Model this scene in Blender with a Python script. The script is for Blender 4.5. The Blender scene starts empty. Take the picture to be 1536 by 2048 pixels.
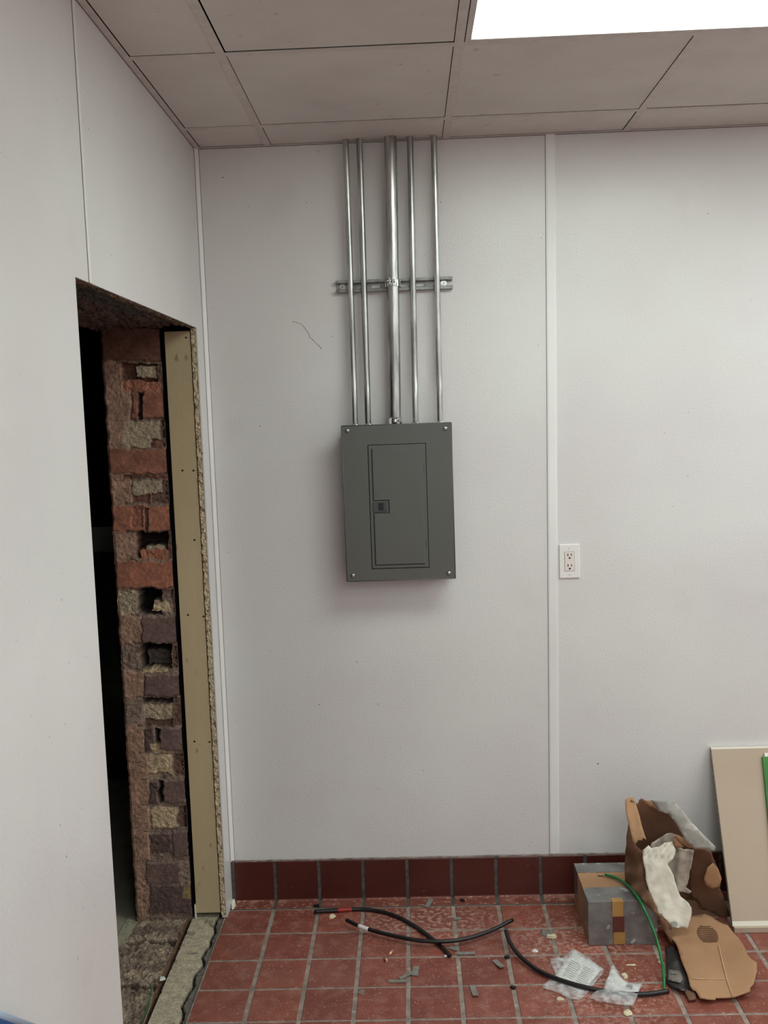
import bpy, bmesh, math, random
import numpy as np
from mathutils import Vector, Matrix, noise
from mathutils.geometry import delaunay_2d_cdt
S = bpy.context.scene
COL = S.collection
random.seed(7)

# ---------------------------------------------------------------- camera
F, CX, CY, CZ = 1915.71, .701697, -3.378629, 1.766206
PITCH, YAW, ROLL = .0986902, -.0278656, -.0337112
H = 2.7031                                   # ceiling height
fw = Vector((math.sin(YAW)*math.cos(PITCH), math.cos(YAW)*math.cos(PITCH), -math.sin(PITCH)))
r_ = Vector((math.cos(YAW), -math.sin(YAW), 0)); u_ = r_.cross(fw)
R_ = r_*math.cos(ROLL)+u_*math.sin(ROLL); U_ = -r_*math.sin(ROLL)+u_*math.cos(ROLL)
CAM = Vector((CX, CY, CZ))
cd = bpy.data.cameras.new('camera'); cam = bpy.data.objects.new('camera', cd); COL.objects.link(cam)
cam.matrix_world = Matrix(((R_.x, U_.x, -fw.x, CX), (R_.y, U_.y, -fw.y, CY), (R_.z, U_.z, -fw.z, CZ), (0, 0, 0, 1)))
cd.sensor_fit = 'VERTICAL'; cd.sensor_height = 36; cd.lens = F/2048*36; cd.clip_start = .02
S.camera = cam

def on(ax, val, px, py):
    """point of the plane (axis ax = val) seen at photo pixel px,py"""
    d = fw+(px-768)/F*R_-(py-1024)/F*U_
    t = (val-CAM[ax])/d[ax]
    return CAM+t*d
def pix(p):
    d = Vector(p)-CAM; z = d.dot(fw)
    return 768+F*d.dot(R_)/z, 1024-F*d.dot(U_)/z

# ---------------------------------------------------------------- world, exposure, lamps
w = bpy.data.worlds.new('world'); S.world = w; w.use_nodes = True
w.node_tree.nodes['Background'].inputs[0].default_value = (.03, .03, .035, 1)
w.node_tree.nodes['Background'].inputs[1].default_value = .3
S.view_settings.view_transform = 'Standard'; S.view_settings.look = 'None'
S.view_settings.exposure = 0; S.view_settings.gamma = 1; S.view_settings.use_curve_mapping = False
NEAR_LAMP, FAR_LAMP = 10.0, 11.0
NEAR_COL, FAR_COL = (.92, 1.05, .97), (.95, 1.025, 1.04)

# ---------------------------------------------------------------- materials
def lin(c):
    return tuple(((v/255)/12.92 if v/255 <= .04045 else ((v/255+.055)/1.055)**2.4) for v in c)+(1,)
def new_mat(name):
    m = bpy.data.materials.new(name); m.use_nodes = True
    return m, m.node_tree.nodes, m.node_tree.links, m.node_tree.nodes['Principled BSDF']
def mat(name, c1, c2=None, scale=8, rough=.6, metal=0, bump=0, bscale=80, det=4, lo=.35, hi=.65, specks=None, spec=None, stretch=None, c3=None, s3=3):
    m, N, L, b = new_mat(name)
    tc = N.new('ShaderNodeTexCoord'); src = tc.outputs['Object']
    if stretch:
        mp = N.new('ShaderNodeMapping'); mp.inputs['Scale'].default_value = stretch; L.new(src, mp.inputs[0]); src = mp.outputs[0]
    c1 = lin(c1); c2 = lin(c2) if c2 else c1
    nz = N.new('ShaderNodeTexNoise'); nz.inputs['Scale'].default_value = scale; nz.inputs['Detail'].default_value = det
    L.new(src, nz.inputs['Vector'])
    cr = N.new('ShaderNodeValToRGB'); cr.color_ramp.elements[0].position = lo; cr.color_ramp.elements[1].position = hi
    cr.color_ramp.elements[0].color = c1; cr.color_ramp.elements[1].color = c2
    L.new(nz.outputs['Fac'], cr.inputs[0]); out = cr.outputs[0]
    def overlay(out, col, sc, a, z, amount, d=6):
        n2 = N.new('ShaderNodeTexNoise'); n2.inputs['Scale'].default_value = sc; n2.inputs['Detail'].default_value = d
        L.new(src, n2.inputs['Vector'])
        r = N.new('ShaderNodeMapRange'); r.inputs['From Min'].default_value = a; r.inputs['From Max'].default_value = z
        r.inputs['To Max'].default_value = amount; L.new(n2.outputs['Fac'], r.inputs['Value'])
        mx = N.new('ShaderNodeMix'); mx.data_type = 'RGBA'; L.new(r.outputs[0], mx.inputs['Factor'])
        L.new(out, mx.inputs['A']); mx.inputs['B'].default_value = lin(col); return mx.outputs['Result']
    if c3: out = overlay(out, c3, s3, .5, .7, .8)
    if specks:
        for (col, sc, a, z, am) in specks: out = overlay(out, col, sc, a, z, am, 2)
    L.new(out, b.inputs['Base Color'])
    b.inputs['Roughness'].default_value = rough; b.inputs['Metallic'].default_value = metal
    if spec is not None: b.inputs['Specular IOR Level'].default_value = spec
    if bump:
        nb = N.new('ShaderNodeTexNoise'); nb.inputs['Scale'].default_value = bscale; nb.inputs['Detail'].default_value = 3
        L.new(src, nb.inputs['Vector'])
        bp = N.new('ShaderNodeBump'); bp.inputs['Strength'].default_value = min(1, bump); bp.inputs['Distance'].default_value = .002
        L.new(nb.outputs['Fac'], bp.inputs['Height']); L.new(bp.outputs[0], b.inputs['Normal'])
    return m
def vmat(name, rough=.85, bump=.6, bscale=160, amount=.25, attr='Col'):
    """material that takes the thing's own colour from a colour attribute, plus grain"""
    m, N, L, b = new_mat(name)
    a = N.new('ShaderNodeAttribute'); a.attribute_name = attr
    tc = N.new('ShaderNodeTexCoord')
    nz = N.new('ShaderNodeTexNoise'); nz.inputs['Scale'].default_value = bscale; nz.inputs['Detail'].default_value = 5; L.new(tc.outputs['Object'], nz.inputs['Vector'])
    r = N.new('ShaderNodeMapRange'); r.inputs['From Min'].default_value = .3; r.inputs['From Max'].default_value = .7
    r.inputs['To Min'].default_value = 1-amount; r.inputs['To Max'].default_value = 1+amount; L.new(nz.outputs['Fac'], r.inputs['Value'])
    mx = N.new('ShaderNodeVectorMath'); mx.operation = 'SCALE'; L.new(a.outputs['Color'], mx.inputs[0]); L.new(r.outputs[0], mx.inputs['Scale'])
    L.new(mx.outputs[0], b.inputs['Base Color']); b.inputs['Roughness'].default_value = rough
    bp = N.new('ShaderNodeBump'); bp.inputs['Strength'].default_value = bump; bp.inputs['Distance'].default_value = .003
    L.new(nz.outputs['Fac'], bp.inputs['Height']); L.new(bp.outputs[0], b.inputs['Normal'])
    return m

def wall_mat():
    m, N, L, b = new_mat('white_frp_panel')
    tc = N.new('ShaderNodeTexCoord'); src = tc.outputs['Object']
    def nz(sc, d=3):
        n = N.new('ShaderNodeTexNoise'); n.inputs['Scale'].default_value = sc; n.inputs['Detail'].default_value = d; L.new(src, n.inputs['Vector']); return n.outputs['Fac']
    def rng(v, a, z, t0, t1):
        r = N.new('ShaderNodeMapRange'); r.inputs[1].default_value = a; r.inputs[2].default_value = z; r.inputs[3].default_value = t0; r.inputs[4].default_value = t1
        L.new(v, r.inputs[0]); return r.outputs[0]
    def mul(a, c):
        k = N.new('ShaderNodeMath'); k.operation = 'MULTIPLY'; L.new(a, k.inputs[0]); L.new(c, k.inputs[1]); return k.outputs[0]
    def mix(f, A, B):
        x = N.new('ShaderNodeMix'); x.data_type = 'RGBA'; L.new(f, x.inputs['Factor'])
        if hasattr(A, 'links'): L.new(A, x.inputs['A'])
        else: x.inputs['A'].default_value = A
        x.inputs['B'].default_value = B; return x.outputs['Result']
    o = mix(rng(nz(1.6), .35, .65, 0, 1), lin((224, 224, 221)), lin((218, 214, 213)))
    # fine scuffs and nicks, gathered in patches
    sx = N.new('ShaderNodeSeparateXYZ'); L.new(src, sx.inputs[0])
    low = rng(sx.outputs['Z'], .3, 1.5, 1, .25)
    o = mix(mul(mul(rng(nz(190, 1), .69, .75, 0, .5), rng(nz(3.1, 2), .42, .6, 0, 1)), low), o, lin((90, 86, 81)))
    o = mix(mul(rng(nz(70, 1), .775, .80, 0, .8), rng(nz(1.3, 1), .4, .55, .2, 1)), o, lin((80, 75, 71)))
    o = mix(rng(nz(5, 6), .62, .75, 0, .07), o, lin((150, 145, 138)))
    L.new(o, b.inputs['Base Color']); b.inputs['Roughness'].default_value = .3; b.inputs['Specular IOR Level'].default_value = .45
    bp = N.new('ShaderNodeBump'); bp.inputs['Strength'].default_value = .42; bp.inputs['Distance'].default_value = .0016
    L.new(nz(130, 2), bp.inputs['Height']); L.new(bp.outputs[0], b.inputs['Normal'])
    return m
M = {}
M['wall'] = wall_mat()
M['vinyl'] = mat('white_vinyl_trim', (238, 237, 235), (230, 229, 227), 3, .35)
M['ceil'] = mat('ceiling_tile', (213, 209, 205), (206, 201, 197), 5, .9, bump=.5, bscale=300, specks=[((150, 143, 137), 6, .62, .8, .12), ((110, 102, 97), 26, .7, .8, .4)])
M['tee'] = mat('painted_grid', (208, 200, 196), (196, 189, 185), 30, .6)
M['black'] = mat('void_black', (6, 6, 7), rough=.95)
M['galv'] = mat('galvanised_steel', (205, 205, 200), (150, 150, 148), 40, .3, 1, bump=.15, bscale=200, specks=[((120, 105, 90), 14, .66, .75, .6)], stretch=(1, 1, .15))
M['zinc'] = mat('zinc_bright', (220, 220, 216), (170, 170, 168), 60, .25, 1)
M['strut'] = mat('strut_steel', (150, 150, 146), (110, 110, 108), 40, .4, .9)
M['panel'] = mat('grey_enamel', (94, 95, 90), (90, 91, 87), 4, .42)
M['latch'] = mat('latch_plastic', (70, 72, 72), rough=.35)
M['dark'] = mat('dark_plastic', (22, 20, 22), rough=.4)
M['plate'] = mat('outlet_plastic', (236, 234, 230), rough=.3)
M['insert'] = mat('outlet_insert', (232, 222, 218), rough=.3)
M['cable'] = mat('black_cable', (20, 18, 19), (27, 24, 25), 60, .38)
M['green'] = mat('green_wire', (24, 120, 60), (16, 95, 45), 20, .35)
M['redtape'] = mat('red_tape', (150, 38, 28), rough=.4)
M['whitetape'] = mat('white_tape', (225, 222, 218), rough=.4)
M['copper'] = mat('copper', (222, 168, 138), rough=.35, metal=.5)
M['strip'] = mat('grey_offcut', (136, 132, 124), (120, 116, 110), 60, .6)
M['chip'] = mat('plaster_chip', (222, 210, 180), (200, 184, 150), 60, .9)
M['grey_chip'] = mat('grey_chip', (130, 122, 114), (105, 98, 92), 60, .8)
M['stud'] = mat('tan_board_face', (206, 186, 148), (192, 172, 136), 3, .8, bump=.3, specks=[((105, 88, 66), 30, .68, .76, .6)], stretch=(1, 1, .4))
M['gypsum'] = mat('broken_gypsum', (205, 190, 160), (110, 92, 70), 55, .95, bump=1, bscale=90, det=6)
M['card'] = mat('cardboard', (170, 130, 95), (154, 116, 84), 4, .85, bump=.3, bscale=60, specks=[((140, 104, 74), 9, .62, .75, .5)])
M['card_in'] = mat('shaded_cardboard', (124, 90, 66), (104, 74, 55), 6, .9)  # darker card: shade of the box interior and left side put into colour
M['crease'] = mat('worn_crease', (206, 172, 138), (190, 154, 120), 30, .9)
M['duct'] = mat('duct_tape', (140, 138, 134), (112, 108, 106), 18, .30, .35, bump=.9, bscale=45, specks=[((205, 205, 198), 30, .66, .72, .6)])
M['ductflap'] = mat('weathered_duct_tape', (176, 172, 164), (150, 146, 138), 18, .6, .05, bump=.6, bscale=45, specks=[((205, 200, 190), 30, .6, .7, .6)])
M['redbrown'] = mat('dark_box_board', (92, 44, 32), (80, 36, 26), 8, .6)
M['taglight'] = mat('pale_tag', (178, 180, 172), rough=.6)
M['pack'] = mat('brown_packing_tape', (176, 134, 78), (160, 118, 66), 12, .35)
M['cloth'] = mat('white_cotton', (226, 220, 204), (212, 205, 190), 12, .95, bump=.7, bscale=90, c3=(196, 188, 172), s3=9)
M['clothgrey'] = mat('grey_cotton', (186, 176, 162), (160, 148, 134), 14, .95, bump=.7, bscale=90)  # darker, greyer tone for the fold behind the front cloth
M['dry'] = mat('drywall_back_paper', (184, 166, 146), (176, 158, 139), 3, .9, bump=.15, bscale=200)
M['drywhite'] = mat('drywall_edge_paper', (226, 220, 204), rough=.85)
M['dryedge'] = mat('drywall_core', (170, 160, 146), (140, 130, 118), 80, .95, bump=.8)
M['greenboard'] = mat('green_plastic', (66, 132, 58), (52, 112, 46), 14, .6)
M['paper'] = mat('leaflet_paper', (226, 226, 218), (208, 210, 202), 40, .7, specks=[((168, 170, 166), 90, .56, .66, .6)])
M['paper2'] = mat('small_leaflet_paper', (222, 220, 216), (205, 203, 199), 30, .6)
M['softprint'] = mat('faint_print', (178, 180, 176), rough=.8)
M['ink'] = mat('grey_print', (96, 98, 100), (130, 132, 132), 300, .7)
M['bagdark'] = mat('dark_pouch', (58, 56, 56), (40, 38, 39), 20, .35, bump=.6, bscale=40)
M['blue'] = mat('blue_plastic', (38, 92, 150), (28, 76, 128), 10, .4)
M['bluerim'] = mat('pale_blue_plastic', (170, 190, 210), rough=.4)
M['slab'] = mat('dim_room_slab', (168, 162, 138), (152, 147, 124), 9, .9, bump=.4)
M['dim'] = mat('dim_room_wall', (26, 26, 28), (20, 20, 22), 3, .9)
M['dimgreen'] = mat('dim_room_board', (46, 52, 46), (40, 46, 40), 3, .85)
M['base'] = mat('oxblood_base_tile', (84, 38, 31), (74, 32, 26), 5, .3, specks=[((150, 95, 80), 60, .72, .78, .5)])
M['foot'] = mat('dusty_cove_foot', (128, 72, 60), (116, 62, 50), 12, .55, specks=[((190, 150, 130), 60, .58, .68, .7), ((170, 130, 112), 18, .55, .7, .5)])
M['basegrout'] = mat('dark_grout', (92, 88, 84), (70, 66, 62), 60, .8, bump=.8, bscale=120)
M['caulk'] = mat('dirty_caulk', (150, 132, 124), (105, 92, 86), 40, .8, bump=.8)
M['seamshade'] = mat('seam_shadow', (124, 118, 112), (98, 92, 87), 20, .8)  # dark strips that paint the shadow line beside trims and ceiling angle
M['scuff'] = mat('dark_scuff', (96, 74, 66), rough=.8)
M['masonry'] = vmat('broken_masonry', .85, .25, 110, .14)
M['sill'] = vmat('rough_sill', .9, .6, 120, .22)

def clear_mat(name):
    m, N, L, b = new_mat(name)
    b.inputs['Base Color'].default_value = (.9, .9, .9, 1); b.inputs['Roughness'].default_value = .18
    tr = N.new('ShaderNodeBsdfTransparent'); mx = N.new('ShaderNodeMixShader')
    tc = N.new('ShaderNodeTexCoord'); nz = N.new('ShaderNodeTexNoise'); nz.inputs['Scale'].default_value = 45; nz.inputs['Detail'].default_value = 5
    L.new(tc.outputs['Object'], nz.inputs['Vector'])
    rr = N.new('ShaderNodeMapRange'); rr.inputs[1].default_value = .4; rr.inputs[2].default_value = .65; rr.inputs[3].default_value = .12; rr.inputs[4].default_value = .42
    L.new(nz.outputs['Fac'], rr.inputs[0]); L.new(rr.outputs[0], mx.inputs[0])
    bp = N.new('ShaderNodeBump'); bp.inputs['Distance'].default_value = .004; L.new(nz.outputs['Fac'], bp.inputs['Height']); L.new(bp.outputs[0], b.inputs['Normal'])
    L.new(tr.outputs[0], mx.inputs[1]); L.new(b.outputs[0], mx.inputs[2]); L.new(mx.outputs[0], N['Material Output'].inputs['Surface'])
    return m
M['clear'] = clear_mat('clear_plastic_film')

def lamp_mat(name, col, k):
    m, N, L, b = new_mat(name)
    b.inputs['Base Color'].default_value = (.8, .8, .78, 1); b.inputs['Emission Color'].default_value = col+(1,)
    b.inputs['Emission Strength'].default_value = k; return m
M['lamp_near'] = lamp_mat('lit_diffuser', NEAR_COL, NEAR_LAMP)
M['lamp_far'] = lamp_mat('lit_diffuser_warm', FAR_COL, FAR_LAMP)

def tile_mat():
    m, N, L, b = new_mat('quarry_tile')
    tc = N.new('ShaderNodeTexCoord'); src = tc.outputs['Object']
    a = N.new('ShaderNodeAttribute'); a.attribute_name = 'Col'
    def nz(sc, d=4):
        n = N.new('ShaderNodeTexNoise'); n.inputs['Scale'].default_value = sc; n.inputs['Detail'].default_value = d; L.new(src, n.inputs['Vector']); return n.outputs['Fac']
    def rng(v, p, q, t0, t1):
        r = N.new('ShaderNodeMapRange'); r.inputs[1].default_value = p; r.inputs[2].default_value = q; r.inputs[3].default_value = t0; r.inputs[4].default_value = t1
        L.new(v, r.inputs[0]); return r.outputs[0]
    def mix(f, A, B):
        x = N.new('ShaderNodeMix'); x.data_type = 'RGBA'; L.new(f, x.inputs['Factor']); L.new(A, x.inputs['A']); x.inputs['B'].default_value = B; return x.outputs['Result']
    o = mix(rng(nz(14), .4, .7, 0, .5), a.outputs['Color'], lin((104, 50, 40)))
    # plaster dust lies thickest in two worked-over spots
    def blob(x, y, rx, ry):
        mp = N.new('ShaderNodeMapping'); mp.inputs['Location'].default_value = (-x/rx, -y/ry, 0); mp.inputs['Scale'].default_value = (1/rx, 1/ry, 0); L.new(src, mp.inputs[0])
        ln = N.new('ShaderNodeVectorMath'); ln.operation = 'LENGTH'; L.new(mp.outputs[0], ln.inputs[0]); return rng(ln.outputs['Value'], .3, 1, 1, 0)
    bl = None
    for q in [(.72, -.17, .33, .19), (1.22, -.3, .3, .22), (.4, -.06, .3, .06), (1.25, -.62, .25, .2)]:
        v = blob(*q)
        if bl is None: bl = v
        else:
            k = N.new('ShaderNodeMath'); k.operation = 'MAXIMUM'; L.new(bl, k.inputs[0]); L.new(v, k.inputs[1]); bl = k.outputs[0]
    k = N.new('ShaderNodeMath'); k.operation = 'MULTIPLY'; L.new(bl, k.inputs[0]); L.new(rng(nz(60, 7), .47, .62, 0, .75), k.inputs[1])
    o = mix(k.outputs[0], o, lin((186, 150, 134)))
    o = mix(rng(nz(22, 8), .5, .72, 0, .45), o, lin((165, 120, 105)))
    o = mix(rng(nz(120, 6), .62, .70, 0, .6), o, lin((205, 165, 145)))
    o = mix(rng(nz(190, 1), .73, .77, 0, .8), o, lin((225, 190, 165)))
    o = mix(rng(nz(40, 1), .77, .8, 0, .7), o, lin((50, 24, 22)))
    L.new(o, b.inputs['Base Color'])
    L.new(rng(nz(9, 5), .35, .65, .32, .62), b.inputs['Roughness'])
    bp = N.new('ShaderNodeBump'); bp.inputs['Strength'].default_value = .55; bp.inputs['Distance'].default_value = .002
    L.new(nz(45, 5), bp.inputs['Height']); L.new(bp.outputs[0], b.inputs['Normal']); return m
M['tile'] = tile_mat()
M['grout'] = mat('sanded_grout', (158, 143, 132), (128, 115, 106), 30, .9, bump=.8, bscale=200, specks=[((185, 172, 155), 45, .6, .7, .6)])

# ---------------------------------------------------------------- mesh helpers
def tag(o, label=None, cat=None, group=None, kind=None):
    for k, v in (('label', label), ('category', cat), ('group', group), ('kind', kind)):
        if v: o[k] = v
    return o
def link(name, me, parent=None):
    o = bpy.data.objects.new(name, me); COL.objects.link(o)
    if parent is not None:
        bpy.context.view_layer.update(); o.parent = parent; o.matrix_parent_inverse = parent.matrix_world.inverted()
    return o
def obj(name, bm, mats, parent=None, smooth=False, bevel=0, seg=2, solid=0, off=0):
    me = bpy.data.meshes.new(name); bmesh.ops.recalc_face_normals(bm, faces=bm.faces[:]); bm.to_mesh(me); bm.free()
    for m in (mats if isinstance(mats, (list, tuple)) else [mats]): me.materials.append(M[m])
    if smooth:
        for p in me.polygons: p.use_smooth = True
    o = link(name, me, parent)
    if solid:
        md = o.modifiers.new('solid', 'SOLIDIFY'); md.thickness = solid; md.offset = off
    if bevel:
        md = o.modifiers.new('bevel', 'BEVEL'); md.width = bevel; md.segments = seg; md.limit_method = 'ANGLE'
    return o
def thing(name, loc, label, cat, group=None):
    o = bpy.data.objects.new(name, None); COL.objects.link(o); o.location = loc; o.empty_display_size = .05
    tag(o, label, cat, group); bpy.context.view_layer.update(); return o
def BM(): return bmesh.new()
def box(bm, x0, x1, y0, y1, z0, z1, mi=0):
    v = [bm.verts.new((x, y, z)) for z in (z0, z1) for y in (y0, y1) for x in (x0, x1)]
    fs = [bm.faces.new([v[i] for i in f]) for f in ((0, 2, 3, 1), (4, 5, 7, 6), (0, 1, 5, 4), (2, 6, 7, 3), (0, 4, 6, 2), (1, 3, 7, 5))]
    for f in fs: f.material_index = mi
    return v
def tube(bm, pts, r, n=14, cap=True, mi=0):
    pts = [Vector(p) for p in pts]; rs = r if isinstance(r, (list, tuple)) else [r]*len(pts)
    rings = []; ref = None
    for i, p in enumerate(pts):
        d = (pts[min(i+1, len(pts)-1)]-pts[max(i-1, 0)]).normalized()
        if ref is None: ref = Vector((0, 0, 1)) if abs(d.z) < .9 else Vector((1, 0, 0))
        a = d.cross(ref).normalized(); b = a.cross(d).normalized(); ref = b
        rings.append([bm.verts.new(p+rs[i]*(a*math.cos(2*math.pi*k/n)+b*math.sin(2*math.pi*k/n))) for k in range(n)])
    for A, B in zip(rings, rings[1:]):
        for k in range(n):
            f = bm.faces.new((A[k], A[(k+1) % n], B[(k+1) % n], B[k])); f.smooth = True; f.material_index = mi
    if cap:
        for q in (rings[0][::-1], rings[-1]):
            f = bm.faces.new(q); f.material_index = mi
def spline(pts, n=8):
    pts = [Vector(p) for p in pts]; P = [pts[0]*2-pts[1]]+pts+[pts[-1]*2-pts[-2]]; out = []
    for i in range(1, len(P)-2):
        a, b, c, d = P[i-1:i+3]
        for k in range(n):
            t = k/n; out.append(.5*((2*b)+(c-a)*t+(2*a-5*b+4*c-d)*t*t+(3*b-a-3*c+d)*t**3))
    return out+[pts[-1]]
def prism(bm, poly, axis, lo, hi, mi=0):
    """extrude a 2D polygon along an axis (the two coordinates are the remaining axes in order)"""
    def P(a, b, c):
        q = [a, b]; q.insert(axis, c); return q
    A = [bm.verts.new(P(a, b, lo)) for a, b in poly]; B = [bm.verts.new(P(a, b, hi)) for a, b in poly]
    n = len(poly); fs = [bm.faces.new(A[::-1]), bm.faces.new(B)]+[bm.faces.new((A[i], A[(i+1) % n], B[(i+1) % n], B[i])) for i in range(n)]
    for f in fs: f.material_index = mi
def disc(bm, c, r, axis, h, n=16, mi=0, dome=0):
    d = Vector((0, 0, 0)); d[axis] = 1; c = Vector(c)
    if dome: tube(bm, [c, c+d*h*.5, c+d*h*.85, c+d*h], [r, r, r*.8, r*.35], n, mi=mi)
    else: tube(bm, [c, c+d*h], r, n, mi=mi)
def cdt(outline, step):
    """dense triangulation of a 2D polygon"""
    o = []
    n = len(outline)
    for i in range(n):
        a, b = Vector(outline[i]), Vector(outline[(i+1) % n]); k = max(1, int((b-a).length/step))
        o += [a.lerp(b, j/k) for j in range(k)]
    xs = [p.x for p in o]; ys = [p.y for p in o]; pts = list(o); m = len(o)
    y = min(ys)+step*.6; row = 0
    def inside(x, y):
        c = False
        for i in range(m):
            a, b = o[i], o[(i+1) % m]
            if (a.y > y) != (b.y > y) and x < (b.x-a.x)*(y-a.y)/(b.y-a.y)+a.x: c = not c
        return c
    while y < max(ys):
        x = min(xs)+(step*.5 if row % 2 else 0)
        while x < max(xs):
            if inside(x, y) and min((Vector((x, y))-q).length for q in o) > step*.55: pts.append(Vector((x, y)))
            x += step
        y += step*.87; row += 1
    v, e, f, *_ = delaunay_2d_cdt(pts, [(i, (i+1) % m) for i in range(m)], [], 1, 1e-5)
    return v, f
def sheet(outline, fn, step):
    """bmesh of a curved sheet: 2D outline, fn(u,v) -> world point"""
    v, f = cdt(outline, step); bm = BM()
    V = [bm.verts.new(fn(p.x, p.y)) for p in v]
    for q in f:
        try: bm.faces.new([V[i] for i in q]).smooth = True
        except ValueError: pass
    return bm
def fract(p, s, o=0):
    return noise.fractal(Vector((p[0]*s+o, p[1]*s+3.1*o, (p[2] if len(p) > 2 else 0)*s)), 1, 2, 4)
def plane_fit(pts3):
    """world point from photo pixel on the least-squares plane y = a+bx+cz or general, given (px,py,world) anchors"""
    A = np.array([[q.x, q.y, q.z] for q in pts3]); c = A.mean(0); _, _, vt = np.linalg.svd(A-c); n = Vector(vt[2]); c = Vector(c)
    def f(px, py):
        d = fw+(px-768)/F*R_-(py-1024)/F*U_
        return CAM+d*((c-CAM).dot(n)/d.dot(n))
    return f

# ================================================================= SETTING
YB = -6.0; XR = 4.3
DY0, DY1, DZ = -1.305, -.118, 2.087          # doorway in the left wall
JY = -.118                                   # plane of the far jamb
# floor: quarry tiles set in grout, one mesh
T, FX, FY = .16247, .16178, -.06863
bm = BM(); box(bm, -.012, XR, YB, .0, -.06, -.0022, 1)
cl = bm.loops.layers.float_color.new('Col')
base_c = [(140, 76, 62), (132, 70, 57), (146, 80, 64), (128, 66, 54), (138, 78, 66)]
nx = int(XR/T)+1; ny = int(-YB/T)+1
for i in range(-1, nx):
    for j in range(ny):
        x0 = FX+i*T+.0066; x1 = FX+(i+1)*T-.0066; y1 = FY-j*T-.0045; y0 = FY-(j+1)*T+.0045
        if i == -1: x0 = -.008+.004*random.random()
        x1 = min(x1, XR)
        if x1-x0 < .02: continue
        if y0 < YB: continue
        z = random.uniform(-.0008, .0008); s = random.uniform(-.001, .001)
        v = [(x0, y0), (x1, y0+s), (x1, y1), (x0, y1+s)]
        b_ = [bm.verts.new((a, c, -.006)) for a, c in v]
        m_ = [bm.verts.new((a+(.0005 if k in (0, 3) else -.0005), c+(.0005 if k < 2 else -.0005), z-.0015)) for k, (a, c) in enumerate(v)]
        t_ = [bm.verts.new((a+(.002 if k in (0, 3) else -.002), c+(.002 if k < 2 else -.002), z)) for k, (a, c) in enumerate(v)]
        fs = [bm.faces.new(t_)]+[bm.faces.new((P[k], P[(k+1) % 4], Q[(k+1) % 4], Q[k])) for P, Q in ((b_, m_), (m_, t_)) for k in range(4)]
        g = random.uniform(.88, 1.1); c = lin(random.choice(base_c)); c = (c[0]*g, c[1]*g, c[2]*g, 1)
        for f in fs:
            for l in f.loops: l[cl] = c
# cut strip between the cove foot and the first full row is filled with grout
floor = tag(obj('floor', bm, ['tile', 'grout']), kind='structure')

# base tiles with a cove foot
bm = BM(); k = 0; x = .012
prof = [(0, .1525), (-.0085, .1525), (-.0105, .150), (-.0105, .010), (-.0115, .006), (0, .004)]
foot = [(-.0112, -.003), (-.0112, .0066), (-.0150, .0034), (-.0220, .0016), (-.0635, .0012), (-.0635, -.003)]
while x < XR:
    x1 = min(FX+k*T-.0065, XR)
    prism(bm, prof, 0, x, x1, 0); prism(bm, foot, 0, x, x1, 2)
    x = FX+k*T+.0065; k += 1
box(bm, 0, XR, -.008, -.001, 0, .1525, 1); box(bm, 0, XR, -.066, -.001, -.003, .0002, 1)
box(bm, .0, .012, -.014, 0, 0, .1545, 1)
baseboard = tag(obj('baseboard_back', bm, ['base', 'basegrout', 'foot'], bevel=.0008), kind='structure')
bm = BM(); n = 260
pts = [(XR*i/n, .1535+.0016*fract((i*.37, 0), 1)) for i in range(n+1)]
tube(bm, [(max(a, .002), -.0045, b) for a, b in pts], [.0042+.0016*fract((i*.9, 5), 1) for i in range(n+1)], 8)
obj('caulk_bead', bm, 'caulk', baseboard)

# walls
bm = BM(); box(bm, -.0, XR, 0, .12, -.06, H+.3)
wall_back = tag(obj('wall_back', bm, 'wall'), kind='structure')
bm = BM()
TH = -.0185
box(bm, TH, 0, DY1, .0, 0, DZ); box(bm, TH, 0, DY0, 0, DZ, H+.3); box(bm, TH, 0, YB, DY0, 0, H+.3)
wall_left = tag(obj('wall_left', bm, 'wall'), kind='structure')
bm = BM(); box(bm, XR, XR+.1, YB, 0, -.06, H+.3); tag(obj('wall_right', bm, 'wall'), kind='structure')
bm = BM(); box(bm, 0, XR, YB-.1, YB, -.06, H+.3); tag(obj('wall_front', bm, 'wall'), kind='structure')
# trims: inside corner, joint strips
bm = BM(); prism(bm, [(0, 0), (.0125, 0), (.0125, -.0030), (.0100, -.0045), (.0045, -.0090), (.0034, -.0100), (.0034, -.0180), (0, -.0180)], 2, .158, H)
t1 = tag(obj('trim_1', bm, 'vinyl', bevel=.0006), kind='structure')
bm = BM(); box(bm, 0, .0010, -.0196, -.0180, .0, H); box(bm, .0125, .0138, -.0008, 0, .158, H); obj('seam_shadow', bm, 'seamshade', t1)
bm = BM()
a, b, c, d = (1.199, H), (1.2315, H), (1.2065, .158), (1.172, .158)
prism(bm, [a, b, c, d], 1, -.0024, 0)
prism(bm, [(a[0]+.004, a[1]), (b[0]-.004, b[1]), (c[0]-.004, c[1]), (d[0]+.004, d[1])], 1, -.0036, 0)
t2 = tag(obj('trim_2', bm, 'vinyl', bevel=.0006), kind='structure')
bm = BM(); prism(bm, [(a[0]-.0015, a[1]), (a[0]+.0002, a[1]), (d[0]+.0002, d[1]), (d[0]-.0015, d[1])], 1, -.0008, 0); obj('seam_shadow', bm, 'seamshade', t2)
bm = BM(); box(bm, 0, .0022, -1.216, -1.203, DZ, H); t3 = tag(obj('trim_3', bm, 'vinyl', bevel=.0005), kind='structure')
bm = BM(); box(bm, 0, .0008, -1.2178, -1.2160, DZ, H); obj('seam_shadow', bm, 'seamshade', t3)
bm = BM(); box(bm, 0, .0022, -2.44, -2.42, 0, H); tag(obj('trim_4', bm, 'vinyl', bevel=.0005), kind='structure')
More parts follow.
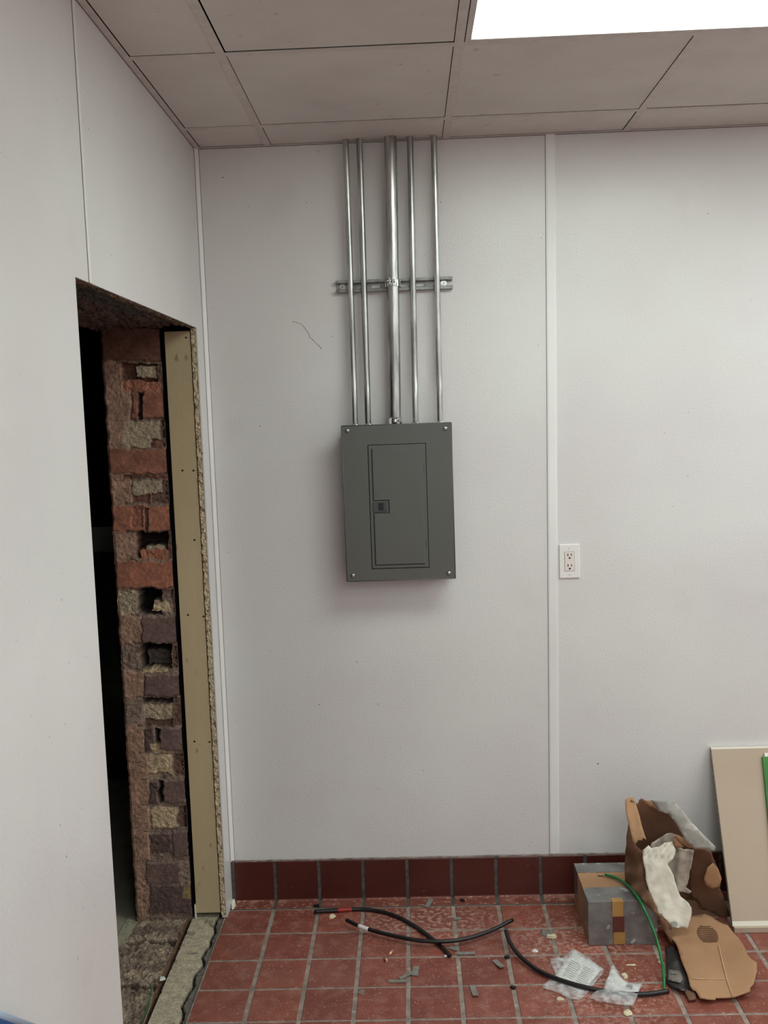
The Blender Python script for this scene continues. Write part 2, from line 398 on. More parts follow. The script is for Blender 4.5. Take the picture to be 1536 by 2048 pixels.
bm = BM(); box(bm, 2.41, 2.44, -.0028, 0, .158, H); tag(obj('trim_5', bm, 'vinyl', bevel=.0005), kind='structure')
# pencil-thin wavering scratch and two small marks on the back wall
bm = BM(); P = [(586, 643), (597, 646), (604, 650), (611, 658), (617, 667), (620, 675), (628, 682), (636, 690), (645, 698)]
q = [on(1, -.0006, *p) for p in P]; q = [p+Vector((random.uniform(-.001, .001), 0, random.uniform(-.001, .001))) for p in spline(q, 6)]
for i in range(0, len(q)-1):
    if i % 3 != 2: tube(bm, [q[i], q[i+1]], .0007, 5)
obj('scratch_mark', bm, 'scuff', wall_back)

# ceiling: lay-in tiles, void above, tee grid
GX, GY, G = .2516, -.2222, .6096
xs = [GX+G*i for i in range(-1, 7)]; ys = [GY-G*j for j in range(-1, 10)]
LAMPS = [(1, 1, 2), (1, 5, 2), (4, 3, 2), (4, 7, 2), (1, 8, 2), (4, 0, 2)]   # column, row, width in modules
lit = {(i+k, j) for i, j, n in LAMPS for k in range(n)}
bm = BM(); box(bm, -.02, XR, YB, 0, H+.16, H+.18, 1)
for i in range(-1, 7):
    for j in range(-1, 9):
        if (i, j) in lit: continue
        x0 = max(GX+G*i, 0); x1 = min(GX+G*(i+1), XR); y1 = min(GY-G*j, 0); y0 = max(GY-G*(j+1), YB)
        if x1-x0 < .03 or y1-y0 < .03: continue
        e = .0119; gl = .0024 if i <= 0 else .0005; gr = .0022 if i >= 0 else .0005; gf, gn = .0024, 0
        if i == 0 and j == 1: gf, gl = .0065, .0042
        if i == 0 and j == 0: gl = .0018
        if i == 1 and j == -1: gr = .0042
        if i == 2 and j == 0: gf = .0042
        if j == -1: gf = .0036
        X0 = x0+(e if x0 > 0 else .02)+gl; X1 = x1-(e if x1 < XR else .02)-gr
        Y0 = y0+(e if y0 > YB else .02)+gn; Y1 = y1-(e if y1 < 0 else .014)-gf
        n = 10; sag = random.uniform(.0, .002); dz = random.uniform(.0006, .0018)
        gd = [[bm.verts.new((X0+(X1-X0)*a/n, Y0+(Y1-Y0)*b/n, H+dz-sag*math.sin(math.pi*a/n)*math.sin(math.pi*b/n))) for b in range(n+1)] for a in range(n+1)]
        tp = [[bm.verts.new((X0+(X1-X0)*a, Y0+(Y1-Y0)*b, H+.017)) for b in (0, 1)] for a in (0, 1)]
        for a in range(n):
            for b in range(n): bm.faces.new((gd[a][b], gd[a+1][b], gd[a+1][b+1], gd[a][b+1]))
        bm.faces.new([gd[a][0] for a in range(n+1)]+[tp[1][0], tp[0][0]]); bm.faces.new([gd[a][n] for a in range(n+1)]+[tp[1][1], tp[0][1]])
        bm.faces.new([gd[0][b] for b in range(n+1)]+[tp[0][1], tp[0][0]]); bm.faces.new([gd[n][b] for b in range(n+1)]+[tp[1][1], tp[1][0]])
ceiling = tag(obj('ceiling', bm, ['ceil', 'black']), kind='structure')
bm = BM()
for i in range(0, 7):
    x = GX+G*i
    if x >= XR: continue
    for j in range(-1, 9):
        if any(ii < i < ii+n and jj == j for ii, jj, n in LAMPS): continue
        y1 = min(GY-G*j, 0); y0 = max(GY-G*(j+1), YB)
        box(bm, x-.0120, x+.0120, y0, y1, H-.0003, H+.0012)
for j in range(0, 10):
    y = GY-G*j
    if y <= YB: continue
    for i in range(-1, 7):
        x0 = max(GX+G*i+.0120, 0); x1 = min(GX+G*(i+1)-.0120, XR)
        if x1 > x0: box(bm, x0, x1, y-.0120, y+.0120, H-.0003, H+.0012)
for i in range(0, 7):
    for j in range(0, 10):
        x = GX+G*i; y = GY-G*j
        if x < XR and y > YB: box(bm, x-.0121, x+.0121, y-.0121, y+.0121, H-.00034, H+.0011)
grid = obj('ceiling_grid', bm, 'tee', ceiling)
bm = BM(); box(bm, 0, .019, YB, 0, H-.0012, H+.0012); box(bm, .0, .002, YB, 0, H-.001, H+.02)
box(bm, .019, XR, -.0125, 0, H-.0012, H+.0012)
t6 = tag(obj('trim_6', bm, 'tee'), kind='structure')
bm = BM(); box(bm, .0002, .0022, YB, -.001, H-.0022, H-.0010); box(bm, .0002, XR, -.0022, -.0002, H-.0026, H-.0010); obj('seam_shadow', bm, 'seamshade', t6)

# ---- masonry behind the left wall lining: brick jamb, header, sill (heightfields with their own colours)
def heightfield(name, nu, nv, pos, parent=None, mat_='masonry'):
    bm = BM(); cl = bm.loops.layers.float_color.new('Col'); V = []; C = []
    for a in range(nu+1):
        row = []; rc = []
        for b in range(nv+1):
            p, c = pos(a/nu, b/nv); row.append(bm.verts.new(p)); rc.append(c)
        V.append(row); C.append(rc)
    for a in range(nu):
        for b in range(nv):
            f = bm.faces.new((V[a][b], V[a+1][b], V[a+1][b+1], V[a][b+1])); f.smooth = False
            for l, c in zip(f.loops, (C[a][b], C[a+1][b], C[a+1][b+1], C[a][b+1])): l[cl] = c
    return obj(name, bm, mat_, parent)
RED, ORG, DRED = (150, 99, 80), (166, 109, 86), (116, 79, 66)
PUR, PURD = (116, 92, 86), (97, 77, 72)
SMEAR, MORT, CREAM, ROUGH = (164, 130, 110), (172, 154, 130), (192, 170, 138), (108, 82, 70)
GRMORT = (138, 118, 104)
# (px0,py0,px1,py1, depth, colour): features on the jamb; depth into the wall in metres
FEAT = [(212, 655, 340, 722, 0, DRED),
 (212, 726, 260, 1006, .002, SMEAR), (312, 726, 340, 782, .012, ROUGH),
 (253, 726, 313, 762, .035, DRED), (268, 730, 312, 756, .014, MORT), (255, 760, 318, 784, .006, ORG),
 (262, 784, 276, 837, .002, RED), (275, 785, 283, 838, .05, PURD), (284, 782, 336, 838, 0, RED),
 (232, 840, 258, 896, .004, SMEAR), (256, 842, 319, 880, .004, MORT), (256, 868, 300, 897, .004, MORT), (300, 878, 332, 897, .010, DRED), (319, 840, 340, 895, .014, ROUGH),
 (228, 898, 345, 948, 0, RED),
 (255, 950, 345, 960, .012, DRED), (262, 962, 326, 992, .005, MORT), (240, 960, 262, 1006, .004, SMEAR), (300, 985, 345, 1008, .012, ROUGH), (322, 960, 345, 1000, .014, ROUGH), (262, 990, 300, 1008, .012, DRED),
 (236, 1010, 350, 1063, 0, ORG), (288, 1014, 297, 1064, .022, GRMORT), (262, 1012, 286, 1055, .005, RED),
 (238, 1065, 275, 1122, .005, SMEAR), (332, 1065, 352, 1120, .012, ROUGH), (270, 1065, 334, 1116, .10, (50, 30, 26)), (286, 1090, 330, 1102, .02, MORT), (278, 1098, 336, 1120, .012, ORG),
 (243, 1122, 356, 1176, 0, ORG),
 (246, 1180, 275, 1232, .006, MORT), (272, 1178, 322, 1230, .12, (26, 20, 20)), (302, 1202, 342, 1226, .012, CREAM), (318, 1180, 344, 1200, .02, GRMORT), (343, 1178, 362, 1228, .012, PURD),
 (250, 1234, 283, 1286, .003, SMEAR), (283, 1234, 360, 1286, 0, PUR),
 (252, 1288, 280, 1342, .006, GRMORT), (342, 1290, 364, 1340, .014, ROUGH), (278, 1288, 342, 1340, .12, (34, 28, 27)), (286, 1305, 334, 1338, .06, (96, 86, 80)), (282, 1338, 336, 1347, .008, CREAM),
 (256, 1346, 288, 1396, .003, SMEAR), (288, 1349, 366, 1393, 0, PUR),
 (258, 1396, 285, 1452, .004, GRMORT), (283, 1397, 345, 1408, .05, PURD), (286, 1408, 346, 1442, .014, MORT), (286, 1440, 345, 1456, .02, ROUGH), (345, 1396, 368, 1454, .012, ROUGH),
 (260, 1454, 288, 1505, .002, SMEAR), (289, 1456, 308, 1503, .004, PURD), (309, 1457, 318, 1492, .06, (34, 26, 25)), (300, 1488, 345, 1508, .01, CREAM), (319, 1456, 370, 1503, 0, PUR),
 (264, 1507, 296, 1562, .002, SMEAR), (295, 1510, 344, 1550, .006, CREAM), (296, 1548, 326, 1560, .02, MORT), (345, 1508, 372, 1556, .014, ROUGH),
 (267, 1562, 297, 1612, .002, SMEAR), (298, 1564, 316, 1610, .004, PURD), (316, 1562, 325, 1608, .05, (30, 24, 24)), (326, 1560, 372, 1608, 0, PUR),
 (269, 1612, 298, 1665, .002, SMEAR), (300, 1616, 354, 1658, .006, CREAM), (354, 1614, 378, 1660, .016, ROUGH),
 (272, 1665, 299, 1722, .001, SMEAR), (300, 1668, 342, 1708, .006, PURD), (345, 1665, 378, 1714, 0, PUR),
 (276, 1722, 291, 1770, .004, SMEAR), (291, 1726, 360, 1768, 0, PUR), (361, 1720, 382, 1768, .012, GRMORT),
 (284, 1775, 300, 1835, .006, SMEAR), (298, 1771, 384, 1828, .002, PURD), (366, 1772, 384, 1800, .004, (150, 128, 88))]
JX0, JX1 = -.330, -.128
def jamb(u, v):
    x = JX0+(JX1-JX0)*u; z = -.02+(DZ+.03)*v
    p0 = (x, JY, z); px, py = pix(p0)
    w1 = 4.0*fract((x, z), 32, 7); w2 = 4.0*fract((x, z), 32, 31)
    dep, col = (.003, SMEAR) if u < .22 else (.010, GRMORT)
    for (a, b, c, d, dp, cc) in FEAT:
        if a < 262: a -= 12
        m = min(px+w1-a, c-(px+w1), py+w2-b, d-(py+w2))
        if m > 0:
            k = min(1, m/(2.2 if dp < .03 else 1.2)); dep = dep*(1-k)+dp*k; col = tuple(q*(1-k)+r*k for q, r in zip(col, cc))
    smooth_ = dep < .0008
    dep += (.0008 if smooth_ else .0020 if dep < .006 else .0034)*fract((x, z), 70, 3)+(.0002 if smooth_ else .0009)*fract((x, z), 220, 9)
    if u < .04: dep += .006*(1-u/.04)
    g = 1+.16*fract((x, z), 25, 12)+.12*fract((x, z), 90, 2)
    ex = .004*fract((x, z), 22, 44)*(1-u) if u < .1 else 0
    c = lin(tuple(max(0, min(255, q*g)) for q in col))
    return (x+ex, JY+dep, z), c
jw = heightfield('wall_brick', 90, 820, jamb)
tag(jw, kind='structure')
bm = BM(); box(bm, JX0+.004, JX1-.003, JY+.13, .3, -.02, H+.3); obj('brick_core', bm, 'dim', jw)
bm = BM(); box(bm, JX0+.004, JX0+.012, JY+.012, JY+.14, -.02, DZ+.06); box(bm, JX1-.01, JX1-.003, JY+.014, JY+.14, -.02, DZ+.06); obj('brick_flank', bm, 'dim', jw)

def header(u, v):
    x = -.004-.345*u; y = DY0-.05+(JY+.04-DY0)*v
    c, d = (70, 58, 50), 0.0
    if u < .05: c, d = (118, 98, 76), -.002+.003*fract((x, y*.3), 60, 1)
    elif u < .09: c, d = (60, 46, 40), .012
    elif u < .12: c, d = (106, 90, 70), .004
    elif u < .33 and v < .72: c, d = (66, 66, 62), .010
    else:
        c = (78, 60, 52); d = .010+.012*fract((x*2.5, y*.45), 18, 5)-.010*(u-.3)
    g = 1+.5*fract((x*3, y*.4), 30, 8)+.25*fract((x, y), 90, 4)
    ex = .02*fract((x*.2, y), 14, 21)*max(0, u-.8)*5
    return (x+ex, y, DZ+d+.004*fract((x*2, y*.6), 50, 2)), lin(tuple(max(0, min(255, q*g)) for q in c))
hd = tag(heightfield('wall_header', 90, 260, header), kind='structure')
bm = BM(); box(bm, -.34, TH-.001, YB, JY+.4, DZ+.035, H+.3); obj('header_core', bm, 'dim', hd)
# near side of the opening, mostly hidden by the lining
bm = BM(); box(bm, -.33, TH-.001, YB, DY0-.02, -.02, DZ+.03); tag(obj('wall_pier', bm, 'dim'), kind='structure')

def sill(u, v):
    x = -.372+.366*u; y = -1.4+(1.4-.06)*v
    jx = .004*fract((y, 0), 9, 3)
    if x < -.322+jx-.09*max(0, -y-.15)*(1 if y > -.5 else 0): d, c = -.014, (168, 162, 138)
    elif x < -.150:
        d = -.010+.010*fract((x, y), 22, 6)+.006*fract((x, y), 60, 2)
        t = fract((x, y), 14, 9); k = max(0, min(1, .5+t*1.6)); c = tuple(a*k+b*(1-k) for a, b in zip((150, 132, 112), (116, 99, 86)))
        for yy in (-.255, -.52, -.80, -1.08):
            if abs(y-yy+.008*fract((x, y), 20, 1)) < .009: d -= .014; c = (70, 54, 46)
        kk = max(0, min(1, (fract((x, y), 24, 17)-.25)*2.5)); c = tuple(a*(1-kk)+b*kk for a, b in zip(c, (158, 142, 120)))
    elif x < -.140+jx: d, c = -.010+.003*fract((x, y), 50), (112, 82, 60)
    elif x < -.126+jx: d, c = -.024, (48, 36, 30)
    elif x < -.040+.014*fract((y*1.2, 0), 9, 8):
        d = -.002+.0010*fract((x, y), 30, 1); c = (180, 168, 144)
        t = fract((x, y), 16, 19)
        if t > .5: d -= .004; c = (140, 130, 112)
    elif x < -.030+.014*fract((y*1.2, 0), 9, 8): d, c = -.018, (44, 38, 34)
    else: d, c = -.006+.003*fract((x, y), 50, 4), (104, 98, 90)
    g = 1+.12*fract((x, y), 40, 12)+(.22 if -.322 < x < -.15 else .09)*fract((x, y), 150, 2)
    return (x, y, d), lin(tuple(max(0, min(255, q*g)) for q in c))
tag(heightfield('floor_threshold', 150, 520, sill, None, 'sill'), kind='structure')

# the unlit room beyond
bm = BM(); box(bm, -3.4, -.345, -3.2, 2.2, -.08, -.018); tag(obj('floor_beyond', bm, 'slab'), kind='structure')
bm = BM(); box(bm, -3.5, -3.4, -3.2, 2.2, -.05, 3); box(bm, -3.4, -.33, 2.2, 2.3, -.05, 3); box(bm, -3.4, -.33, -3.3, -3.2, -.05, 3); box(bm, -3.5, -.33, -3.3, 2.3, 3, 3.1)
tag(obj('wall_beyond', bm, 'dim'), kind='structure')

# far reveal lining: tan board (stud face) and broken gypsum edge
t = thing('jamb_board', (-.066, JY, .012), 'tan board strip lining the far side of the doorway beside the brick', 'board')
bm = BM(); A = [(-.1115, 2.078), (-.1115, .018), (-.0245, .018), (-.0245, 2.078)]
prism(bm, [A[0], A[1], A[2], A[3]], 1, JY+.001, JY+.014)
obj('board_face', bm, 'stud', t, bevel=.001)
bm = BM(); box(bm, -.108, -.03, JY+.014, JY+.05, .02, 2.07); obj('backing_stud', bm, 'dim', t)
for (px, py) in [(372, 675), (365, 941), (387, 941), (376, 1230), (407, 1233), (389, 1483), (419, 1484), (389, 1080)]:
    bm = BM(); q = on(1, JY, px, py); disc(bm, (q.x, JY+.0012, q.z), .0035, 1, -.001, 10); tag(obj('screw_hole', bm, 'dark', t))
bm = BM(); box(bm, -.116, -.112, JY-.004, JY+.012, .0, .05); obj('torn_paper', bm, 'drywhite', t)
def gyp(u, v):
    x = -.0225+.019*u; z = .01+(DZ-.012)*v
    d = .003*fract((x, z), 60, 3)+.002*fract((x, z), 160, 5); e = .0018*fract((0, z), 50, 11)
    b = fract((x*2, z), 45, 2); c = (206, 188, 156) if b > -.3 else (150, 126, 98)
    if u < .12 or u > .9: c = (96, 66, 50)
    return (x+(e if u < .5 else 0), JY-.003+d+(.006 if u < .12 else 0), z), lin(c)
g = heightfield('gypsum_edge', 8, 800, gyp, wall_left)
bm = BM(); box(bm, -.023, TH, JY+.004, 0, 0, DZ); obj('gypsum_core', bm, 'dim', wall_left)

# ================================================================= LIGHTS IN THE CEILING
LL = ['recessed lit ceiling light above the wall to the right of the conduits', 'recessed lit ceiling light overhead behind the camera position', 'recessed lit ceiling light on the right side of the room', 'recessed lit ceiling light far back on the right side', 'recessed lit ceiling light far back on the left side', 'recessed lit ceiling light close to the back wall on the far right']
for k, (i, j, n) in enumerate(LAMPS):
    x0 = GX+G*i+.0145; x1 = min(GX+G*(i+n), XR)-.0135; y1 = GY-G*j-.0125; y0 = y1-G+.026
    t = thing('ceiling_light', ((x0+x1)/2, (y0+y1)/2, H), LL[k], 'ceiling light', 'fluorescent lights set in the ceiling grid')
    bm = BM(); w_ = .0155
    for a in ((x0, x1, y1-w_, y1), (x0, x1, y0, y0+w_), (x0, x0+w_, y0+w_, y1-w_), (x1-w_, x1, y0+w_, y1-w_)): box(bm, *a, H-.0005, H+.012)
    box(bm, x0, x1, y0, y1, H+.05, H+.11)
    for a in ((x0, x1, y1-.002, y1), (x0, x1, y0, y0+.002), (x0, x0+.002, y0, y1), (x1-.002, x1, y0, y1)): box(bm, *a, H+.001, H+.055)
    obj('frame', bm, 'tee', t, bevel=.001)
    bm = BM(); nn = 24
    def dz(a, b): return H+.006-(.0022*math.sin(a*3.1+.6)**2 if b > .9 else 0)+.001*math.sin(a*9)
    g_ = [[bm.verts.new((x0+w_*.7+(x1-x0-w_*1.4)*a/nn, y0+w_*.7+(y1-y0-w_*1.4)*b/8, dz(a/nn*3, b/8))) for b in range(9)] for a in range(nn+1)]
    for a in range(nn):
        for b in range(8): bm.faces.new((g_[a][b], g_[a+1][b], g_[a+1][b+1], g_[a][b+1]))
    obj('diffuser', bm, 'lamp_near' if k in (0,) else 'lamp_far', t, smooth=True)

# ================================================================= BREAKER PANEL
PX0, PX1, PZ0, PZ1 = .4738, .8500, 1.2030, 1.7410
t = thing('breaker_panel', ((PX0+PX1)/2, 0, PZ0), 'grey metal breaker panel with a closed door mounted on the white wall', 'electrical panel')
bm = BM(); box(bm, PX0+.008, PX1-.008, -.0895, -.0002, PZ0+.009, PZ1-.009); obj('enclosure', bm, 'panel', t, bevel=.002)
dx0, dx1, dz0, dz1 = .5635, .7588, 1.2462, 1.6712
bm = BM(); s = .0024
for a in ((PX0, dx0-s, PZ0, PZ1), (dx1+s, PX1, PZ0, PZ1), (dx0-s, dx1+s, PZ0, dz0-s), (dx0-s, dx1+s, dz1+s, PZ1)):
    box(bm, a[0], a[1], -.1015, -.0902, a[2], a[3])
bmesh.ops.remove_doubles(bm, verts=bm.verts, dist=1e-6)
# outer edge rounding done as a thin rolled rim
cover = obj('cover', bm, 'panel', t)
bm = BM(); rp = [(PX0+.001, PZ0+.001), (PX1-.001, PZ0+.001), (PX1-.001, PZ1-.001), (PX0+.001, PZ1-.001)]
for i in range(4):
    a, b = rp[i], rp[(i+1) % 4]; tube(bm, [(a[0], -.0995, a[1]), (b[0], -.0995, b[1])], .0024, 10)
obj('rim', bm, 'panel', cover, smooth=False)
bm = BM(); box(bm, dx0-s, dx1+s, -.0925, -.0900, dz0-s, dz1+s); obj('door_gap', bm, 'dark', t)
bm = BM(); box(bm, dx0, dx1, -.1018, -.0927, dz0, dz1)
door = obj('door', bm, 'panel', t, bevel=.0012)
bm = BM(); rx0, rx1, rz0, rz1 = .5765, .7465, 1.2590, 1.6600; nz0, nz1, nxx = 1.4370, 1.4830, .6290
prism(bm, [(rx0, rz0), (rx1, rz0), (rx1, rz1), (rx0, rz1), (rx0, nz1), (nxx, nz1), (nxx, nz0), (rx0, nz0)], 1, -.1052, -.1017)
obj('raised_face', bm, 'panel', door, bevel=.0022, seg=3)
bm = BM()
for a in ((rx0-.0032, rx0-.0006, rz0, nz0), (rx0-.0032, rx0-.0006, nz1, rz1), (rx0-.003, nxx, nz1-.0026, nz1-.0003), (nxx-.0026, nxx-.0003, nz0, nz1), (rx0-.003, rx1, rz0-.0026, rz0-.0006), (rx0, nxx, nz0+.0003, nz0+.0022)): box(bm, a[0], a[1], -.1022, -.1016, a[2], a[3])
obj('pressed_crease', bm, 'dark', door)
bm = BM()
for i in range(24):
    a = 2*math.pi*i/24; b = 2*math.pi*(i+1)/24
    tube(bm, [(.5905+.0075*math.cos(a), -.1052, 1.5050+.0075*math.sin(a)), (.5905+.0075*math.cos(b), -.1052, 1.5050+.0075*math.sin(b))], .0006, 6)
for a in ((.587, .5945, 1.5025, 1.5075),): box(bm, a[0], a[1], -.1056, -.1050, a[2], a[3])
obj('pressed_emblem', bm, 'panel', door)
lt = BM(); box(lt, .5735, .6235, -.1058, -.1018, 1.4425, 1.4770); la = obj('latch', lt, 'latch', t, bevel=.0012)
tag(la, 'dark grey door latch')
bm = BM(); box(bm, .5915, .6085, -.1066, -.1057, 1.4475, 1.4735); obj('latch_slot', bm, 'dark', la)
bm = BM(); box(bm, .6105, .6195, -.1070, -.1057, 1.4470, 1.4740); obj('latch_tab', bm, 'latch', la, bevel=.0008)
for z in (1.586, 1.328):
    bm = BM(); box(bm, dx1-.0065, dx1-.0005, -.1024, -.1012, z-.011, z+.011)
    h = obj('hinge_tab', bm, 'panel', t, bevel=.0005)
    bm = BM(); box(bm, dx1-.0073, dx1-.0063, -.1024, -.1016, z-.011, z+.011); obj('hinge_slit', bm, 'dark', h)
for (x, z) in ((.4948, 1.7238), (.8290, 1.7208), (.4955, 1.2240), (.8278, 1.2228)):
    bm = BM(); disc(bm, (x, -.1015, z), .0068, 1, -.0042, 16, dome=1); o = obj('screw', bm, 'zinc', t); tag(o, 'bright metal screw')
    bm = BM(); box(bm, x-.005, x+.005, -.1060, -.1050, z-.0006, z+.0006); obj('screw_slot', bm, 'dark', o)

# ================================================================= STRUT AND CONDUITS
SX0, SX1, SZ0, SZ1 = .4690, .8705, 2.1985, 2.2395
t = thing('strut_channel', ((SX0+SX1)/2, 0, SZ0), 'short horizontal slotted steel channel screwed to the wall behind the conduits', 'strut channel')
bm = BM(); box(bm, SX0, SX1, -.0205, -.0004, SZ1-.0025, SZ1); box(bm, SX0, SX1, -.0205, -.0004, SZ0, SZ0+.0025)
box(bm, SX0, SX1, -.0205, -.018, SZ1-.0095, SZ1-.0025); box(bm, SX0, SX1, -.0205, -.018, SZ0+.0025, SZ0+.0095)
box(bm, SX0, SX1, -.0205, -.0130, SZ1-.0105, SZ1-.0088); box(bm, SX0, SX1, -.0205, -.0130, SZ0+.0088, SZ0+.0105)
box(bm, SX0, SX1, -.0028, -.0004, SZ1-.014, SZ1-.0025); box(bm, SX0, SX1, -.0028, -.0004, SZ0+.0025, SZ0+.014)
x = SX0
while x < SX1-.01:
    box(bm, x, min(x+.021, SX1), -.0028, -.0004, SZ0+.014, SZ1-.014); x += .0505
obj('channel', bm, 'strut', t)
for x in (.4905, .8405):
    bm = BM(); disc(bm, (x, -.0028, 2.2190), .0105, 1, -.002, 18); disc(bm, (x, -.0048, 2.2190), .006, 1, -.004, 6)
    o = obj('bolt', bm, 'zinc', t); bm = BM(); disc(bm, (x, -.0088, 2.219), .0022, 1, -.0006, 8); obj('bolt_socket', bm, 'dark', o)

def conduit(xt, xb, r, lab, big=False):
    t = thing('conduit', (xb, -.045, PZ1), lab, 'conduit', None)
    yt = -.0425 if big else -.033
    x = lambda z: xb+(xt-xb)*(z-1.75)/(2.69-1.75)
    pts = [(xb, -.0470, PZ1-.004), (xb, -.0470, 1.78), (x(1.84), -.0450, 1.84), (x(1.92), yt-.001, 1.92), (x(2.05), yt, 2.05), (x(2.4), yt, 2.4), (x(2.72), yt-.003 if big else yt-.006, 2.72), (x(2.76), yt-.004, 2.80)]
    bm = BM(); tube(bm, spline(pts, 6), r, 28 if big else 20); obj('pipe', bm, 'galv', t)
    bm = BM()
    if big:
        tube(bm, [(xb, -.047, PZ1-.006), (xb, -.047, PZ1+.023)], r+.0030, 28)
        o = obj('connector', bm, 'zinc', t); tag(o, 'bright connector with two clamp screws')
        for sx in (-.018, .009):
            bm = BM(); box(bm, xb+sx-.0035, xb+sx+.0065, -.047-r-.0065, -.047-r+.004, PZ1, PZ1+.021); q = obj('clamp_lug', bm, 'zinc', o, bevel=.001)
        bm = BM(); box(bm, xb-.0125, xb-.0045, -.047-r-.0050, -.047-r+.002, PZ1, PZ1+.0195); obj('clamp_gap', bm, 'dark', o)
        bm = BM(); disc(bm, (xb+.0125, -.047-r-.0065, PZ1+.011), .0046, 1, -.003, 12); obj('clamp_screw', bm, 'strut', o)
    else:
        tube(bm, [(xb, -.047, PZ1-.006), (xb, -.047, PZ1+.0035), (xb, -.047, PZ1+.0055)], [r+.0030, r+.0030, r+.0010], 20)
        o = obj('connector', bm, 'zinc', t)
        bm = BM(); disc(bm, (xb+.003, -.047-r-.002, PZ1+.001), .003, 1, -.0025, 10); obj('set_screw', bm, 'zinc', o)
    return t
conduit(.5210, .5190, .0103, 'thin steel conduit at the far left of the five conduits')
conduit(.5680, .5640, .0108, 'thin steel conduit second from the left, just left of the wide pipe gap')
big = conduit(.6724, .6578, .0214, 'thick steel conduit in the middle of the five, about twice as wide', True)
conduit(.7390, .7288, .0106, 'thin steel conduit just right of the thick middle conduit')
conduit(.8190, .8135, .0106, 'thin steel conduit at the far right of the five conduits')
t = thing('pipe_clamp', (.665, -.02, 2.219), 'small steel strap clamp holding the thick conduit to the slotted channel', 'clamp')
xc = .6652; bm = BM(); n = 22; Rr = .0228
for k in range(n):
    a = -.15+(math.pi+.3)*k/n; b = -.15+(math.pi+.3)*(k+1)/n
    v = []
    for z in (2.2085, 2.2300):
        for (ang, rr) in ((a, Rr), (b, Rr), (b, Rr+.0016), (a, Rr+.0016)): v.append(bm.verts.new((xc+rr*math.cos(ang), -.0425-rr*math.sin(ang), z)))
    for f in ((0, 1, 2, 3), (7, 6, 5, 4), (3, 2, 6, 7), (1, 0, 4, 5), (0, 3, 7, 4), (2, 1, 5, 6)): bm.faces.new([v[i] for i in f])
box(bm, xc-.026, xc-.0225, -.045, -.018, 2.2085, 2.230); box(bm, xc+.0225, xc+.026, -.045, -.018, 2.2085, 2.230)
obj('strap', bm, 'zinc', t)
bm = BM(); box(bm, xc-.013, xc-.008, -.079, -.062, 2.211, 2.235); box(bm, xc-.002, xc+.003, -.079, -.0635, 2.211, 2.238); obj('ear', bm, 'zinc', t, bevel=.0008)
bm = BM(); tube(bm, [(xc-.032, -.072, 2.2245), (xc+.008, -.072, 2.2245)], .0026, 8); tube(bm, [(xc-.020, -.072, 2.2245), (xc-.013, -.072, 2.2245)], .0062, 6); tube(bm, [(xc+.003, -.072, 2.2245), (xc+.0075, -.072, 2.2245)], .0058, 8); obj('clamp_bolt', bm, 'zinc', t)

# ================================================================= OUTLET
ox, oz = 1.2590, 1.2365
t = thing('wall_outlet', (ox, 0, oz-.058), 'white double electrical outlet with a flat cover plate right of the joint strip', 'outlet')
bm = BM(); hw, hh = .0362, .0610
prism(bm, [(-hw, -hh), (hw, -hh), (hw, hh), (-hw, hh)], 1, -.0060, -.0003)
for v in bm.verts:
    v.co.x += ox; v.co.z += oz
obj('cover_plate', bm, 'plate', t, bevel=.0035, seg=3)
bm = BM(); box(bm, ox-.0170, ox+.0165, -.0074, -.0058, oz-.0345, oz+.0335); ins = obj('receptacle', bm, 'insert', t, bevel=.001)
bm = BM(); box(bm, ox-.0180, ox+.0175, -.0063, -.0058, oz-.0355, oz+.0345); obj('receptacle_gap', bm, 'caulk', t)
for dzz in (.0195, -.0185):
    for sx, hgt in ((-.0062, .0042), (.0062, .0036)):
        bm = BM(); box(bm, ox+sx-.0016, ox+sx+.0016, -.0078, -.0073, oz+dzz+.004-hgt, oz+dzz+.004+hgt); obj('slot', bm, 'dark', ins)
    bm = BM(); disc(bm, (ox, -.0073, oz+dzz-.0075), .0034, 1, -.0005, 12); obj('ground_hole', bm, 'dark', ins)
for z in (oz+.0475, oz-.0475):
    bm = BM(); disc(bm, (ox, -.006, z), .0033, 1, -.0012, 12); o = obj('plate_screw', bm, 'plate', t)
    bm = BM(); box(bm, ox-.0028, ox+.0028, -.0076, -.0070, z-.0004, z+.0004); obj('screw_slot', bm, 'caulk', o)

# ================================================================= CABLES
def fl(px, py, z): return on(2, z, px, py)
def cable(name, lab, cat, path, r, m, bands=(), group=None, zs=None, stripe=None):
    pts = [fl(px, py, z) for px, py, z in path]; sp = spline(pts, 10)
    t = thing(name, tuple(pts[0]), lab, cat, group)
    bm = BM(); tube(bm, sp, r, 12); obj('sheath', bm, m, t)
    for (a, b, mm, nm) in bands:
        seg = sp[int(a*len(sp)):int(b*len(sp))+1]; bm = BM(); tube(bm, seg, r+.0007, 12); o = obj(nm, bm, mm, t); tag(o, nm.replace('_', ' ')+' wrapped round the cable')
    for e, q in ((sp[0], sp[1]), (sp[-1], sp[-2])):
        bm = BM(); d = (Vector(e)-Vector(q)).normalized(); tube(bm, [Vector(e)-d*.002, Vector(e)+d*.0015], r*.55, 10); obj('copper_core', bm, 'copper' if m == 'green' else 'dark', t)
    return t
cable('cable', 'short black cable with a red tape band, ends nearest the left', 'cable',
      [(629, 1823, .010), (668, 1821, .009), (700, 1819, .008), (730, 1819, .007), (765, 1824, .0066), (800, 1836, .0066), (835, 1856, .0066), (865, 1878, .0066), (888, 1898, .0066), (900, 1912, .0066)],
      .0068, 'cable', [(.135, .235, 'redtape', 'red_tape')], 'black cable offcuts on the floor')
